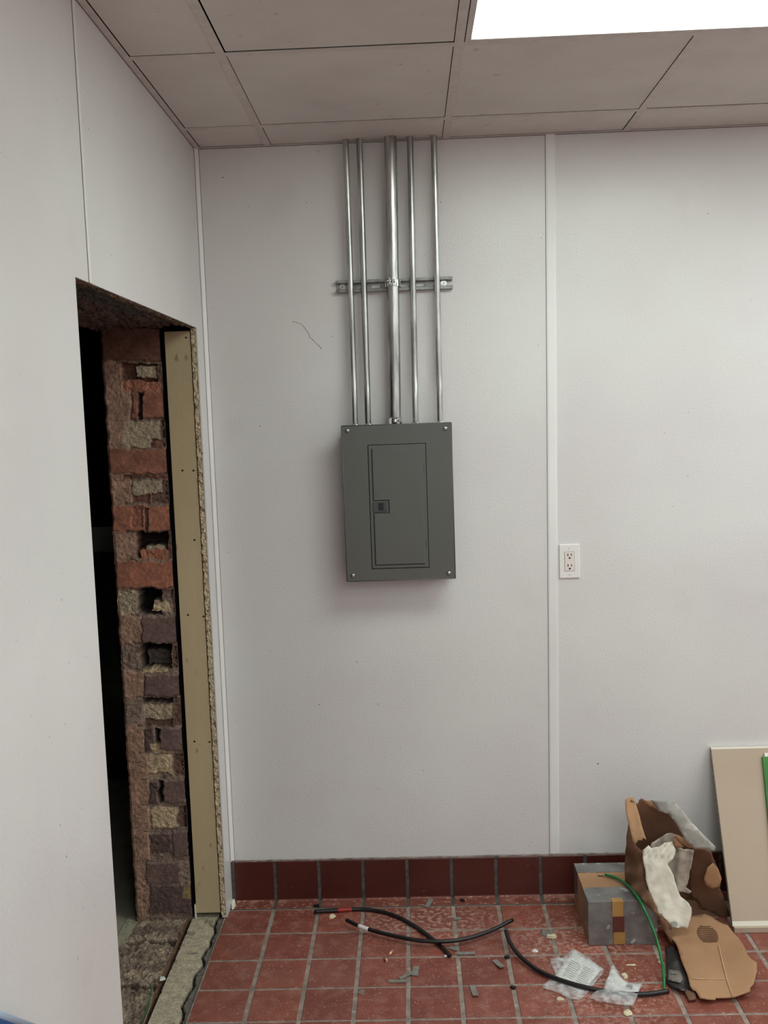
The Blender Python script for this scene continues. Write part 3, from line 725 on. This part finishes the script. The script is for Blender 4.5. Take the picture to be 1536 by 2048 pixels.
cable('cable', 'short black cable with a white tape band, bowed across the other one', 'cable',
      [(693, 1840, .024), (720, 1853, .022), (745, 1861, .020), (780, 1870, .019), (830, 1880, .0195), (880, 1883, .0200), (930, 1878, .020), (980, 1862, .022), (1025, 1840, .026)],
      .0067, 'cable', [(.12, .222, 'whitetape', 'white_tape')], 'black cable offcuts on the floor')
cable('cable', 'plain black cable curving down to the plastic bags and the green wire end', 'cable',
      [(1012, 1862, .030), (1020, 1885, .024), (1040, 1912, .015), (1075, 1940, .010), (1115, 1958, .011), (1160, 1972, .012), (1205, 1982, .011), (1250, 1988, .010), (1295, 1988, .009), (1337, 1982, .0075)],
      .0070, 'cable', [], 'black cable offcuts on the floor')
B1X0, B1X1, B1Y0, B1Y1, B1H = 1.2490, 1.4750, -.3430, -.0700, .1490
def gp(px, py, y=None, z=None): return on(1, y, px, py) if y is not None else on(2, z, px, py)
gpts = [gp(1210, 1749, z=B1H+.008), gp(1232, 1756, z=B1H+.009), gp(1256, 1771, z=B1H+.012), gp(1277, 1797, z=B1H+.010), gp(1290, 1822, y=-.385), gp(1303, 1850, y=-.405), gp(1315, 1885, y=-.44), gp(1324, 1925, y=-.50), gp(1328, 1958, y=-.565), gp(1328, 1980, y=-.592)]
t = thing('green_wire', tuple(gpts[-1]), 'bright green insulated wire bent over the grey taped box', 'wire')
bm = BM(); tube(bm, spline(gpts, 10), .0047, 12); obj('insulation', bm, 'green', t)
bm = BM(); tube(bm, [gpts[0]+Vector((-.002, 0, 0)), gpts[0]+Vector((.004, 0, 0))], .0026, 8); obj('copper_core', bm, 'dark', t)
for k, off in enumerate((0, .009)):
    pts = [(300, 1968, .012), (302, 1985, .016), (296, 2010, .014), (286, 2035, .012), (276, 2062, .012)]
    P = [fl(a+off*700*(.4+.15*i), b, c) for i, (a, b, c) in enumerate(pts)]
    bm = BM(); tube(bm, spline(P, 8), .0017, 8)
    tag(obj('thin_wire', bm, 'green' if k == 0 else 'strip', smooth=True), ['thin dark green wire lying in the doorway threshold', 'thin greyish wire lying beside the green one in the threshold'][k], 'wire', 'thin wires in the threshold')

# ================================================================= TAPED BOX
t = thing('cardboard_box', (1.36, -.2, 0), 'small closed cardboard box wrapped in grey duct tape on the floor', 'box')
bm = BM()
v, f = None, None
def boxbody(bm, x0, x1, y0, y1, z0, z1, n=10, amp=.0016):
    def face(o, a, b):
        g = [[bm.verts.new(Vector(o)+Vector(a)*i/n+Vector(b)*j/n) for j in range(n+1)] for i in range(n+1)]
        for i in range(n):
            for j in range(n): bm.faces.new((g[i][j], g[i+1][j], g[i+1][j+1], g[i][j+1]))
    X, Y, Z = x1-x0, y1-y0, z1-z0
    face((x0, y0, z0), (X, 0, 0), (0, 0, Z)); face((x0, y1, z0), (X, 0, 0), (0, 0, Z)); face((x0, y0, z0), (0, Y, 0), (0, 0, Z))
    face((x1, y0, z0), (0, Y, 0), (0, 0, Z)); face((x0, y0, z1), (X, 0, 0), (0, Y, 0)); face((x0, y0, z0), (X, 0, 0), (0, Y, 0))
    bmesh.ops.remove_doubles(bm, verts=bm.verts, dist=1e-6)
    for v in bm.verts:
        if v.co.z > z0+.001:
            v.co += Vector((fract(v.co, 14, 3), fract(v.co, 14, 8), fract(v.co, 14, 15)*.5))*amp
boxbody(bm, B1X0, B1X1, B1Y0, B1Y1, .0005, B1H)
obj('carton', bm, 'card', t, smooth=False)
e = .0016
def tape(name, m, x0, x1, y0, y1, z0, z1):
    bm = BM(); boxbody(bm, x0, x1, y0, y1, z0, z1, 12, .0012); return obj(name, bm, m, t, smooth=False)
tape('duct_tape', 'duct', B1X0-e, B1X1, B1Y0-e, B1Y0+.098, .045, B1H+e)       # front band over the top edge
tape('duct_tape', 'duct', B1X0-e, B1X1, B1Y1-.068, B1Y1+e, .045, B1H+e)       # back band
tape('duct_tape', 'duct', B1X0-e*.6, B1X1, B1Y0-e*.6, B1Y0+.02, .001, .050)
q0 = on(1, B1Y0, 1224, 1810).x; q1 = on(1, B1Y0, 1246, 1810).x
bm = BM(); box(bm, q0, q1, B1Y0-.0045, B1Y0+.020, .100, B1H+.0040); o = obj('packing_tape', bm, 'pack', t, bevel=.001); tag(o, 'strip of brown packing tape folded over the front edge')
bm = BM(); box(bm, q0+.002, q1+.003, B1Y0-.0042, B1Y0-.001, .046, .101); o = obj('bare_patch', bm, 'redbrown' if 'redbrown' in M else 'card_in', t); tag(o, 'dark bare cardboard patch between tape strips')
bm = BM(); box(bm, q0+.004, q1+.005, B1Y0-.0040, B1Y0-.001, .004, .047); o = obj('packing_tape', bm, 'pack', t)
bm = BM()
for (px, py) in ((1197, 1751), (1200, 1752), (1203, 1751), (1206, 1752)):
    q = on(2, B1H+.0022, px, py); box(bm, q.x-.0015, q.x+.0015, q.y-.003, q.y+.003, B1H+.0005, B1H+.0026)
obj('printed_mark', bm, 'dark', t)

# ================================================================= TORN OPEN BOX
t = thing('torn_box', (1.6, -.25, 0), 'large torn open cardboard box holding a white cloth beside the leaning board', 'box')
def mk(name, outline, fn, m, solid=.004, step=6, amp=.002, ns=18, lab=None, par=t):
    def g(u, v):
        p = fn(u, v); return p+Vector((fract(p, ns, 1), fract(p, ns, 6), fract(p, ns, 11)*.6))*amp
    o = obj(name, sheet(outline, g, step), m, par, solid=solid)
    if lab: tag(o, lab)
    return o
def yfn(fy):
    return lambda u, v: on(1, fy(u, v), u, v)
# back panel
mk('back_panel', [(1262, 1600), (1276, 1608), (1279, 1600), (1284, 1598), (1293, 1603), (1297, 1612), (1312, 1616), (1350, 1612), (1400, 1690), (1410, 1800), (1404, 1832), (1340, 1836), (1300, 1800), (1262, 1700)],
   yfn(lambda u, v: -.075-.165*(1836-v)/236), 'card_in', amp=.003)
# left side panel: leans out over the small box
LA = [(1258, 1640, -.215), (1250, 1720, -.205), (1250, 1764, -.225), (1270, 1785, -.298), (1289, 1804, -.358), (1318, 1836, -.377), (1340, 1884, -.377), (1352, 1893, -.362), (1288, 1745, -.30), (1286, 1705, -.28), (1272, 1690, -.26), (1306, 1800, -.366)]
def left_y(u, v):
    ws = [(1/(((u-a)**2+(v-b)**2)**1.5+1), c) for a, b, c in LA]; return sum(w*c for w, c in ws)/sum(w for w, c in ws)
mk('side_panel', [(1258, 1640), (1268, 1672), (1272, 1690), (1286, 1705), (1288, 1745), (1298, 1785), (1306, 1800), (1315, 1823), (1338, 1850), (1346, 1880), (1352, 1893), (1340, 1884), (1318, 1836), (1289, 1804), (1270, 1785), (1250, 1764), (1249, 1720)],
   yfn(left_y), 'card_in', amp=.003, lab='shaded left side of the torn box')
# left flap
mk('flap', [(1251, 1599), (1256, 1596), (1266, 1595), (1271, 1603), (1281, 1640), (1290, 1672), (1293, 1680), (1286, 1676), (1284, 1681), (1277, 1680), (1271, 1688), (1266, 1682), (1257, 1645), (1252, 1620)],
   yfn(lambda u, v: -.225-.10*(v-1596)/92-.004*abs(u-1268)/10), 'card', amp=.002, lab='narrow bent flap at the upper left')
# right flap, duct taped
def rf(u, v): return -.235-.11*((u-1303)*.5+(v-1601))/165+.02*math.sin((u-v)*.03)
mk('flap', [(1303, 1601), (1330, 1602), (1347, 1601), (1354, 1607), (1368, 1626), (1383, 1645), (1400, 1661), (1418, 1681), (1431, 1694), (1428, 1702), (1411, 1697), (1392, 1697), (1380, 1690), (1366, 1672), (1350, 1645), (1338, 1628), (1327, 1624), (1318, 1622), (1310, 1611)],
   yfn(rf), 'ductflap', solid=.005, amp=.003, lab='flap covered with grey duct tape')
mk('flap', [(1292, 1602), (1303, 1601), (1318, 1622), (1312, 1618), (1296, 1611)], yfn(lambda u, v: -.236), 'card', amp=.001)
mk('flap', [(1350, 1668), (1372, 1678), (1385, 1692), (1390, 1697), (1376, 1695), (1362, 1686), (1352, 1676)], yfn(lambda u, v: -.300), 'card', amp=.001)
mk('torn_strip', [(1345, 1679), (1352, 1676), (1368, 1694), (1360, 1695), (1350, 1694)], yfn(lambda u, v: -.298), 'card', amp=.001)
# right side panel (inside face turned to the camera)
def ry(u, v): return -.29+.18*max(0, min(1, (v-1700)/160))*.6+.0012*(1400-u)*.5
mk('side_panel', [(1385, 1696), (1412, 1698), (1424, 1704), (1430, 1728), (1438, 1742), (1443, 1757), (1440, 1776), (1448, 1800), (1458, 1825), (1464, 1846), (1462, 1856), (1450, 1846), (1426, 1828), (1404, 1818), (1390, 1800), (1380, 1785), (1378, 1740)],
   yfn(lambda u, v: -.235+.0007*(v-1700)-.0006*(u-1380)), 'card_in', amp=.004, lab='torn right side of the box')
mk('torn_patch', [(1408, 1758), (1414, 1735), (1426, 1726), (1436, 1738), (1443, 1757), (1439, 1773), (1424, 1777), (1412, 1770)],
   yfn(lambda u, v: -.262), 'card', amp=.002, lab='peeled lighter patch of corrugated board')
# bottom
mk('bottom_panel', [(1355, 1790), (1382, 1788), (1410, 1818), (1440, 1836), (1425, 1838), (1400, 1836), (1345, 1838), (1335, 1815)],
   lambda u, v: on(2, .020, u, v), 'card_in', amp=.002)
# front panel folded down to the floor
def fz(u, v):
    a = (v-1830)/170; return .016+.030*max(0, 1-a)*(1-.2*math.sin(u*.03))+.010*max(0, (u-1437-(v-1890)*.28)/60)
FP = [(1318, 1842), (1330, 1846), (1341, 1858), (1336, 1868), (1344, 1879), (1351, 1887), (1358, 1905), (1366, 1928), (1374, 1950), (1380, 1972), (1386, 1979), (1392, 1981), (1396, 1989), (1400, 1996), (1416, 1998), (1431, 1999), (1430, 1995), (1450, 1996), (1468, 1995), (1486, 1989), (1501, 1984), (1502, 1975), (1507, 1970), (1511, 1950), (1515, 1926), (1504, 1919), (1496, 1911), (1489, 1893), (1472, 1870), (1455, 1852), (1440, 1846), (1424, 1835), (1410, 1829), (1382, 1833), (1350, 1838)]
fp = mk('front_panel', FP, lambda u, v: on(2, fz(u, v), u, v), 'card', amp=.003, step=6, lab='large torn front panel folded down onto the floor')
# corrugation laid bare, and creases pressed in the board
bm = BM()
for k in range(9):
    y0 = 1852+k*3.7; c = (y0-1868)/19; w0 = 21*math.sqrt(max(0, 1-c*c))
    P = [on(2, fz(u, v)+.0042, u, v) for u, v in [(1411-w0+k*1.1, y0), (1411+k*1.2, y0+1.2), (1411+w0*.9+k*1.3, y0+.5)]]
    tube(bm, spline(P, 4), .0017, 6)
obj('corrugation', bm, 'card_in', fp)
bm = BM(); P = [on(2, fz(u, v)+.0042, u, v) for u, v in [(1437, 1890), (1444, 1920), (1452, 1952), (1459, 1975), (1466, 1993)]]; tube(bm, spline(P, 5), .0016, 6)
P = [on(2, fz(u, v)+.0032, u, v) for u, v in [(1384, 1957), (1410, 1958), (1452, 1958)]]; tube(bm, spline(P, 5), .0012, 6); obj('crease', bm, 'crease', fp)
# small under-flap at the front corner
mk('flap', [(1366, 1978), (1390, 1985), (1392, 1998), (1378, 2001), (1372, 1990)], lambda u, v: on(2, .010, u, v), 'card_in', amp=.001)

# dark pouch with label behind the front panel
q = on(2, .0, 1350, 1950)
tp = thing('foil_pouch', tuple(q), 'dark grey plastic pouch with small print, half under the torn box panel', 'pouch')
def pz(u, v): return .005+.012*math.sin(max(0, min(1, (u-1330)/50))*math.pi)+.003*math.sin(v*.2)
mk('pouch_body', [(1331, 1895), (1345, 1890), (1362, 1925), (1378, 1968), (1382, 1981), (1366, 1982), (1340, 1972), (1332, 1964), (1333, 1930)], lambda u, v: on(2, pz(u, v), u, v), 'bagdark', amp=.002, par=tp, solid=.002)
mk('label', [(1336, 1938), (1360, 1942), (1366, 1958), (1360, 1966), (1336, 1960)], lambda u, v: on(2, pz(u, v)+.0035, u, v), 'grey_chip', amp=.0005, par=tp, solid=.0005, lab='grey printed label')
bm = BM()
for (px, py) in ((1343, 1948), (1347, 1949), (1351, 1949)):
    qq = on(2, pz(px, py)+.0045, px, py); box(bm, qq.x-.0015, qq.x+.0012, qq.y-.003, qq.y+.003, qq.z, qq.z+.0006)
obj('print', bm, 'dark', tp)

# cloth
tc_ = thing('cotton_cloth', (1.55, -.3, .1), 'white cotton cloth hanging out of the torn open box', 'cloth')
def cy(u, v):
    a = (v-1666)/191
    ridge = .005*math.sin((u*.13+v*.035))+.005*fract((u*.045, v*.016), 1, 5)+(.006*math.sin(u*.5+v*.35) if v < 1712 else 0)
    return -.275-.085*a+ridge*(1-.4*a)
WH = [(1285, 1700), (1291, 1696), (1297, 1691), (1303, 1696), (1318, 1694), (1330, 1686), (1345, 1684), (1352, 1700), (1346, 1718), (1335, 1728), (1344, 1745), (1350, 1762), (1356, 1780), (1361, 1793), (1370, 1799), (1377, 1805), (1383, 1814), (1385, 1825), (1380, 1840), (1374, 1857), (1364, 1853), (1356, 1856), (1349, 1855), (1343, 1852), (1339, 1847), (1328, 1836), (1321, 1829), (1315, 1824), (1314, 1817), (1309, 1808), (1306, 1800), (1300, 1785), (1294, 1768), (1290, 1747), (1287, 1725)]
mk('cloth_front', WH, yfn(lambda u, v: cy(u, v)-.012), 'cloth', solid=.003, step=4, amp=.0032, ns=24, par=tc_)
GR = [(1301, 1693), (1303, 1686), (1320, 1674), (1332, 1668), (1344, 1666), (1352, 1670), (1347, 1680), (1352, 1690), (1366, 1697), (1387, 1700), (1385, 1722), (1380, 1742), (1376, 1758), (1374, 1774), (1383, 1783), (1379, 1787), (1368, 1784), (1352, 1782), (1342, 1766), (1335, 1745), (1325, 1725), (1310, 1705)]
mk('cloth_fold', GR, yfn(lambda u, v: -.250+.008*math.sin(u*.2+v*.02)), 'clothgrey', solid=.003, step=4, amp=.005, ns=34, par=tc_, lab='greyer fold of the cloth')
bm = BM(); q = on(1, cy(1349, 1848)-.022, 1349, 1848); disc(bm, q, .010, 1, -.0015, 18); tag(obj('round_tag', bm, 'taglight', tc_), 'small pale round mark on the corner')

# ================================================================= LEANING BOARDS
t = thing('drywall_sheet', (1.95, -.28, 0), 'beige-backed drywall sheet leaning on the wall right of the torn box', 'drywall sheet')
a0 = on(1, -.015, 1421, 1495); zt = a0.z; yb = -.272; yt = -.018
b0 = on(1, yb, 1465, 1852)
def lean(s, off=0):   # s: 0 bottom .. 1 top
    return Vector((0, yb+(yt-yb)*s, .020+(zt-.020)*s))+Vector((0, -1, (yt-yb)/(zt)))*off
def slab(bm, x0b, x0t, x1, s0, s1, o0, o1):
    xl = lambda s: x0b+(x0t-x0b)*s
    v = [bm.verts.new((x, *(lean(s, o).yz))) for s in (s0, s1) for o in (o0, o1) for x in (xl(s), x1)]
    for f in ((0, 2, 3, 1), (4, 5, 7, 6), (0, 1, 5, 4), (2, 6, 7, 3), (0, 4, 6, 2), (1, 3, 7, 5)): bm.faces.new([v[i] for i in f])
bm = BM(); slab(bm, b0.x, a0.x, 2.45, 0, 1, -.012, 0); obj('board_core', bm, 'dryedge', t)
bm = BM(); slab(bm, b0.x+.001, a0.x+.001, 2.45, .022, .990, -.0005, .0008); obj('paper_face', bm, 'dry', t)
bm = BM(); slab(bm, b0.x, a0.x, 2.45, -.004, .022, -.0125, .0010); tag(obj('edge_paper', bm, 'drywhite', t), 'cream paper wrapped over the bottom edge')
bm = BM(); slab(bm, b0.x, a0.x, 2.45, .990, 1.003, -.0125, .0010); tag(obj('edge_paper', bm, 'drywhite', t), 'cream paper wrapped over the top edge')
bm = BM(); box(bm, b0.x+.002, 2.45, yb-.014, yb+.06, .0005, .0185)
tag(obj('drywall_strip', bm, 'dry', bevel=.001), 'narrow beige board strip on the floor under the leaning sheet', 'board')
t = thing('green_board', (2.0, -.25, .1), 'bright green sheet leaning on the beige drywall at the right edge', 'board')
g0 = 1.862
def gl(s, o): return lean(s, o)
q1_ = on(1, -.03, 1525, 1513); s1 = (q1_.z-.02)/(zt-.02)
bm = BM(); xT = on(1, lean(s1, .012).y, 1525, 1513).x; q2_ = on(1, lean(.66, .012).y, 1534, 1620)
v = []
xl = lambda s: xT+(q2_.x-xT)*(s1-s)/(s1-.66)*1.0
for s in (.02, s1):
    for o in (.0015, .011):
        for x in (xl(s), 2.04): v.append(bm.verts.new((x, *(lean(s, o).yz))))
for f in ((0, 2, 3, 1), (4, 5, 7, 6), (0, 1, 5, 4), (2, 6, 7, 3), (0, 4, 6, 2), (1, 3, 7, 5)): bm.faces.new([v[i] for i in f])
obj('sheet', bm, 'greenboard', t, bevel=.002)
bm = BM(); v = []
for s in (s1, s1+.022):
    for o in (.003, .008):
        for x in (xT+.010, 2.04): v.append(bm.verts.new((x, *(lean(s, o).yz))))
for f in ((0, 2, 3, 1), (4, 5, 7, 6), (0, 1, 5, 4), (2, 6, 7, 3), (0, 4, 6, 2), (1, 3, 7, 5)): bm.faces.new([v[i] for i in f])
tag(obj('top_label', bm, 'insert', t), 'pale strip along the top')

# ================================================================= PLASTIC BAGS
t = thing('plastic_bag', tuple(on(2, 0, 1150, 1955)), 'clear plastic bag with a white printed leaflet, under the black cable', 'plastic bag')
B = [(1143, 1899), (1150, 1899), (1176, 1914), (1209, 1939), (1204, 1948), (1190, 1965), (1177, 1984), (1168, 1993), (1158, 2000), (1140, 1997), (1118, 1986), (1100, 1980), (1084, 1974), (1092, 1965), (1104, 1957), (1112, 1948), (1102, 1930), (1100, 1918), (1118, 1915), (1128, 1915)]
mk('film', B, lambda u, v: on(2, .0045+.001*math.sin(u*.3+v*.2), u, v), 'clear', par=t, solid=.0006, step=6, amp=.0022, ns=60)
Pp = [(1148, 1903), (1176, 1920), (1204, 1938), (1184, 1962), (1164, 1986), (1134, 1972), (1104, 1958), (1126, 1930)]
lf = mk('leaflet', Pp, lambda u, v: on(2, .0030, u, v), 'paper', par=t, solid=.0008, step=10, amp=.0008, lab='white folded leaflet with fine print')
bm = BM()
c0, c1, c2 = Vector((1142, 1920)), Vector((1192, 1944)), Vector((1126, 1948))
for k in range(9):
    a = c0.lerp(c2, k/8); b = a+(c1-c0)
    for m_ in (0, .52):
        p, q = a.lerp(b, m_), a.lerp(b, m_+random.uniform(.36, .44)); P, Q = on(2, .0052, *p), on(2, .0052, *q); tube(bm, [P, Q], .0007, 4)
obj('print', bm, 'softprint', lf)
t = thing('plastic_bag', tuple(on(2, 0, 1235, 1975)), 'small crumpled clear bag with a white slip, just left of the green wire end', 'plastic bag')
B = [(1222, 1935), (1228, 1929), (1234, 1940), (1242, 1952), (1255, 1966), (1270, 1967), (1285, 1966), (1281, 1978), (1277, 1986), (1272, 2000), (1266, 2010), (1245, 2010), (1210, 2004), (1177, 1996), (1185, 1987), (1196, 1981), (1208, 1976), (1214, 1956)]
mk('film', B, lambda u, v: on(2, .012+.008*math.sin((u-1177)/108*math.pi), u, v), 'clear', par=t, solid=.0006, step=6, amp=.004, ns=55)
lf = mk('paper_slip', [(1223, 1938), (1229, 1940), (1240, 1955), (1254, 1967), (1283, 1968), (1276, 1985), (1245, 1984), (1208, 1977)], lambda u, v: on(2, .004, u, v), 'paper2', par=t, solid=.0008, step=8, amp=.001)
mk('grey_label', [(1254, 1967), (1266, 1969), (1264, 1980), (1251, 1977)], lambda u, v: on(2, .0062, u, v), 'ink', par=lf, solid=.0004, step=8, amp=0)

# ================================================================= SMALL OFFCUTS AND CHIPS
def flat_piece(name, lab, cat, px, py, L, W, ang, m, group, h=.0022, bend=.0):
    c = on(2, 0, px, py); bm = BM(); n = 6
    if m == 'strip': L *= 1.08; W *= 1.12
    ca, sa = math.cos(ang), math.sin(ang)
    rows = []
    for i in range(n+1):
        s = (i/n-.5)*L; z = .0012+bend*(i/n)**2
        rows.append([bm.verts.new((c.x+s*ca-k*W/2*sa, c.y+s*sa+k*W/2*ca, z+zz)) for k, zz in ((-1, 0), (1, 0), (1, h), (-1, h))])
    for A, Bq in zip(rows, rows[1:]):
        for k in range(4): bm.faces.new((A[k], A[(k+1) % 4], Bq[(k+1) % 4], Bq[k]))
    bm.faces.new(rows[0]); bm.faces.new(rows[-1][::-1])
    return tag(obj(name, bm, m), lab, cat, group)
GS = 'small grey strips scattered on the floor tiles'
for px, py, L, W, ang, be, lab in [
    (858, 1808, .050, .015, 1.2, .004, 'small grey strip at the foot of the tile base, nearest the wall'),
    (932, 1908, .056, .014, -.05, .002, 'grey strip lying level along a joint, right of the crossed cable ends'),
    (908, 1898, .030, .016, -.5, 0, 'dusty grey strip touching the cable end'),
    (914, 1838, .022, .014, .2, 0, 'short grey strip above the cable crossing'),
    (997, 1930, .050, .016, -1.15, .006, 'curled grey strip left of the long curving cable'),
    (948, 1983, .054, .016, -1.45, .003, 'grey strip standing upright in view, nearest the photo bottom'),
    (831, 1944, .042, .018, 1.45, .002, 'wide grey strip at the top right of the trio left of centre'),
    (812, 1953, .046, .010, .6, .004, 'narrow slanting grey strip in the middle of the trio'),
    (795, 1964, .054, .013, -.08, .003, 'long grey strip lowest of the trio left of centre')]:
    flat_piece('grey_strip', lab, 'offcut', px, py, L, W, ang, 'strip', GS, bend=be)
for px, py, L, W, ang, lab in [(633, 1814, .020, .011, 0, 'tiny black offcut beside the red-banded cable end'), (925, 1803, .016, .010, -.9, 'tiny black offcut by the foot of the tile base'), (1014, 1916, .014, .011, .3, 'tiny black crumb left of the long curving cable'), (1026, 1977, .016, .009, -.5, 'tiny black offcut on a grout joint near the bottom')]:
    flat_piece('black_offcut', lab, 'offcut', px, py, L, W, ang, 'dark', 'tiny black offcuts on the floor', h=.006)
for px, py, ang, L, lab in [(782, 1905, 1.15, .028, 'longer shiny copper wire offcut on the floor'), (772, 1919, 1.9, .020, 'shorter copper wire offcut below the longer one')]:
    c = on(2, .006, px, py); d = Vector((math.cos(ang), math.sin(ang), 0))*L/2; bm = BM(); tube(bm, [c-d, c+d], .0048, 10)
    o = tag(obj('copper_offcut', bm, 'copper'), lab, 'offcut', 'copper wire offcuts')
def chip(name, lab, cat, px, py, rx, ry, m, group=None, h=.004, n=9, seed=0):
    rnd = random.Random(seed+int(px)); c = on(2, 0, px, py); bm = BM()
    bot = []; top = []
    for k in range(n):
        a = 2*math.pi*k/n; s = rnd.uniform(.65, 1.15)
        bot.append(bm.verts.new((c.x+rx*s*math.cos(a), c.y+ry*s*math.sin(a), .0008))); top.append(bm.verts.new((c.x+rx*s*.82*math.cos(a), c.y+ry*s*.82*math.sin(a), h*rnd.uniform(.6, 1.1))))
    bm.faces.new(bot); ctr = bm.verts.new((c.x, c.y, h*1.15))
    for k in range(n):
        bm.faces.new((bot[k], bot[(k+1) % n], top[(k+1) % n], top[k])); bm.faces.new((top[k], top[(k+1) % n], ctr))
    return tag(obj(name, bm, m), lab, cat, group)
PC = 'plaster chips on the floor'
chip('plaster_chip', 'cream plaster chip under the red-banded cable', 'chip', 664, 1833, .014, .017, 'chip', PC)
chip('plaster_chip', 'flat grey chip with broken edge lying left of the taped box', 'chip', 1096, 1866, .028, .026, 'grey_chip', PC, h=.006)
chip('plaster_chip', 'cream broken piece against the flat grey chip left of the taped box', 'chip', 1103, 1875, .022, .011, 'chip', PC, h=.010)
chip('plaster_chip', 'white chip right of the long curving cable', 'chip', 1070, 1902, .012, .010, 'whitetape', PC)
chip('plaster_chip', 'white round chip above the small crumpled bag', 'chip', 1250, 1953, .013, .015, 'chip', PC, h=.006)
chip('plaster_chip', 'yellowish chip below the small crumpled bag', 'chip', 1256, 2026, .014, .018, 'chip', PC)
chip('plaster_chip', 'thin pale sliver between the taped box and the small bag', 'chip', 1264, 1931, .018, .005, 'chip', PC)
chip('plaster_chip', 'white crumb at the tip of the red-banded cable', 'chip', 891, 1913, .006, .007, 'whitetape', PC)
chip('plaster_chip', 'pale chip on the tiles left of the pouch', 'chip', 1322, 1926, .010, .010, 'chip', PC)
chip('plaster_chip', 'pale chip at the lower left corner of the leaflet bag', 'chip', 1120, 1998, .013, .010, 'chip', PC)
chip('plaster_chip', 'white plaster chip lying on the broken doorway threshold', 'chip', 325, 1958, .012, .014, 'whitetape', PC, h=.004)
chip('metal_slug', 'flat round grey slug on the tiles at the left', 'slug', 723, 1984, .012, .014, 'grey_chip', h=.002, n=16)
chip('plaster_rubble', 'broken pale rubble at the foot of the doorway corner', 'rubble', 466, 1812, .010, .028, 'drywhite', h=.020)
chip('plaster_rubble', 'dark rubble at the foot of the doorway corner', 'rubble', 453, 1812, .012, .016, 'dark', h=.014)
# a scatter of crumbs nobody could count
bm = BM(); rnd = random.Random(3)
for k in range(420):
    x = rnd.choice([rnd.gauss(.75, .2), rnd.gauss(1.28, .22), rnd.uniform(.05, 1.9)]); y = -abs(rnd.gauss(.32, .22))-.07; s = rnd.uniform(.0008, .0026)
    if x < .02 or x > 2 or y < -1.2: continue
    if B1X0-.02 < x < 1.76 and y > B1Y0-.01: continue
    q = [Vector((x+s*rnd.uniform(-1, 1), y+s*rnd.uniform(-1, 1), rnd.uniform(.001, .001+s))) for _ in range(4)]
    V = [bm.verts.new(p) for p in q]
    for f in ((0, 1, 2), (0, 2, 3), (0, 3, 1), (1, 3, 2)): bm.faces.new([V[i] for i in f])
tag(obj('plaster_crumbs', bm, 'chip'), 'fine pale plaster crumbs scattered over the red floor tiles', 'debris', kind='stuff')

# ================================================================= BLUE THING AT THE LOWER LEFT, DIM ROOM CONTENTS
q0, q1 = on(0, .035, -90, 2001), on(0, .035, 75, 2061)
t = thing('blue_panel', (.03, q0.y, 0), 'blue plastic panel with a pale rim leaning on the left wall at lower left', 'panel')
bm = BM(); prism(bm, [(q0.y, q0.z), (q1.y, q1.z), (q1.y+.03, q1.z-.04), (q1.y-.05, .01), (q0.y, .01)], 0, .006, .035); obj('sheet', bm, 'blue', t, bevel=.004, seg=3)
bm = BM(); tube(bm, [(.028, q0.y, q0.z+.004), (.028, q1.y, q1.z+.004)], .0075, 10); obj('rim', bm, 'bluerim', t)
M['dimgreen'] = mat('dim_room_board', (205, 214, 190), (192, 200, 178), 3, .85)
za, zb = on(1, 1.60, 215, 1053).z, on(1, 1.35, 215, 1112).z
t = thing('leaning_board', (-1.0, 1.62, -.018), 'dim greenish board standing in the dark room beyond the doorway', 'board')
bm = BM(); box(bm, -1.9, -.5, 1.60, 1.62, -.017, za); obj('panel', bm, 'dimgreen', t, bevel=.003)
bm = BM(); box(bm, -1.9, -.5, 1.595, 1.625, za, za+.012); obj('rail', bm, 'dim', t)
t = thing('dark_sack', (-.95, 1.35, -.018), 'dark rounded sack in front of the greenish board beyond the doorway', 'sack')
bm = BM(); bmesh.ops.create_uvsphere(bm, u_segments=32, v_segments=20, radius=1)
for v in bm.verts:
    v.co = Vector((-.80+.42*v.co.x, 1.35+.20*v.co.y, -.017+(zb+.017)*.5*(1+max(-1, v.co.z*1.04)))); v.co += Vector((fract(v.co, 7, 1), fract(v.co, 7, 4), 0))*.02
obj('body', bm, 'bagdark', t, smooth=True)
bm = BM(); box(bm, -.87, -.83, 1.27, 1.30, zb-.02, zb+.03); obj('tie', bm, 'bagdark', t)
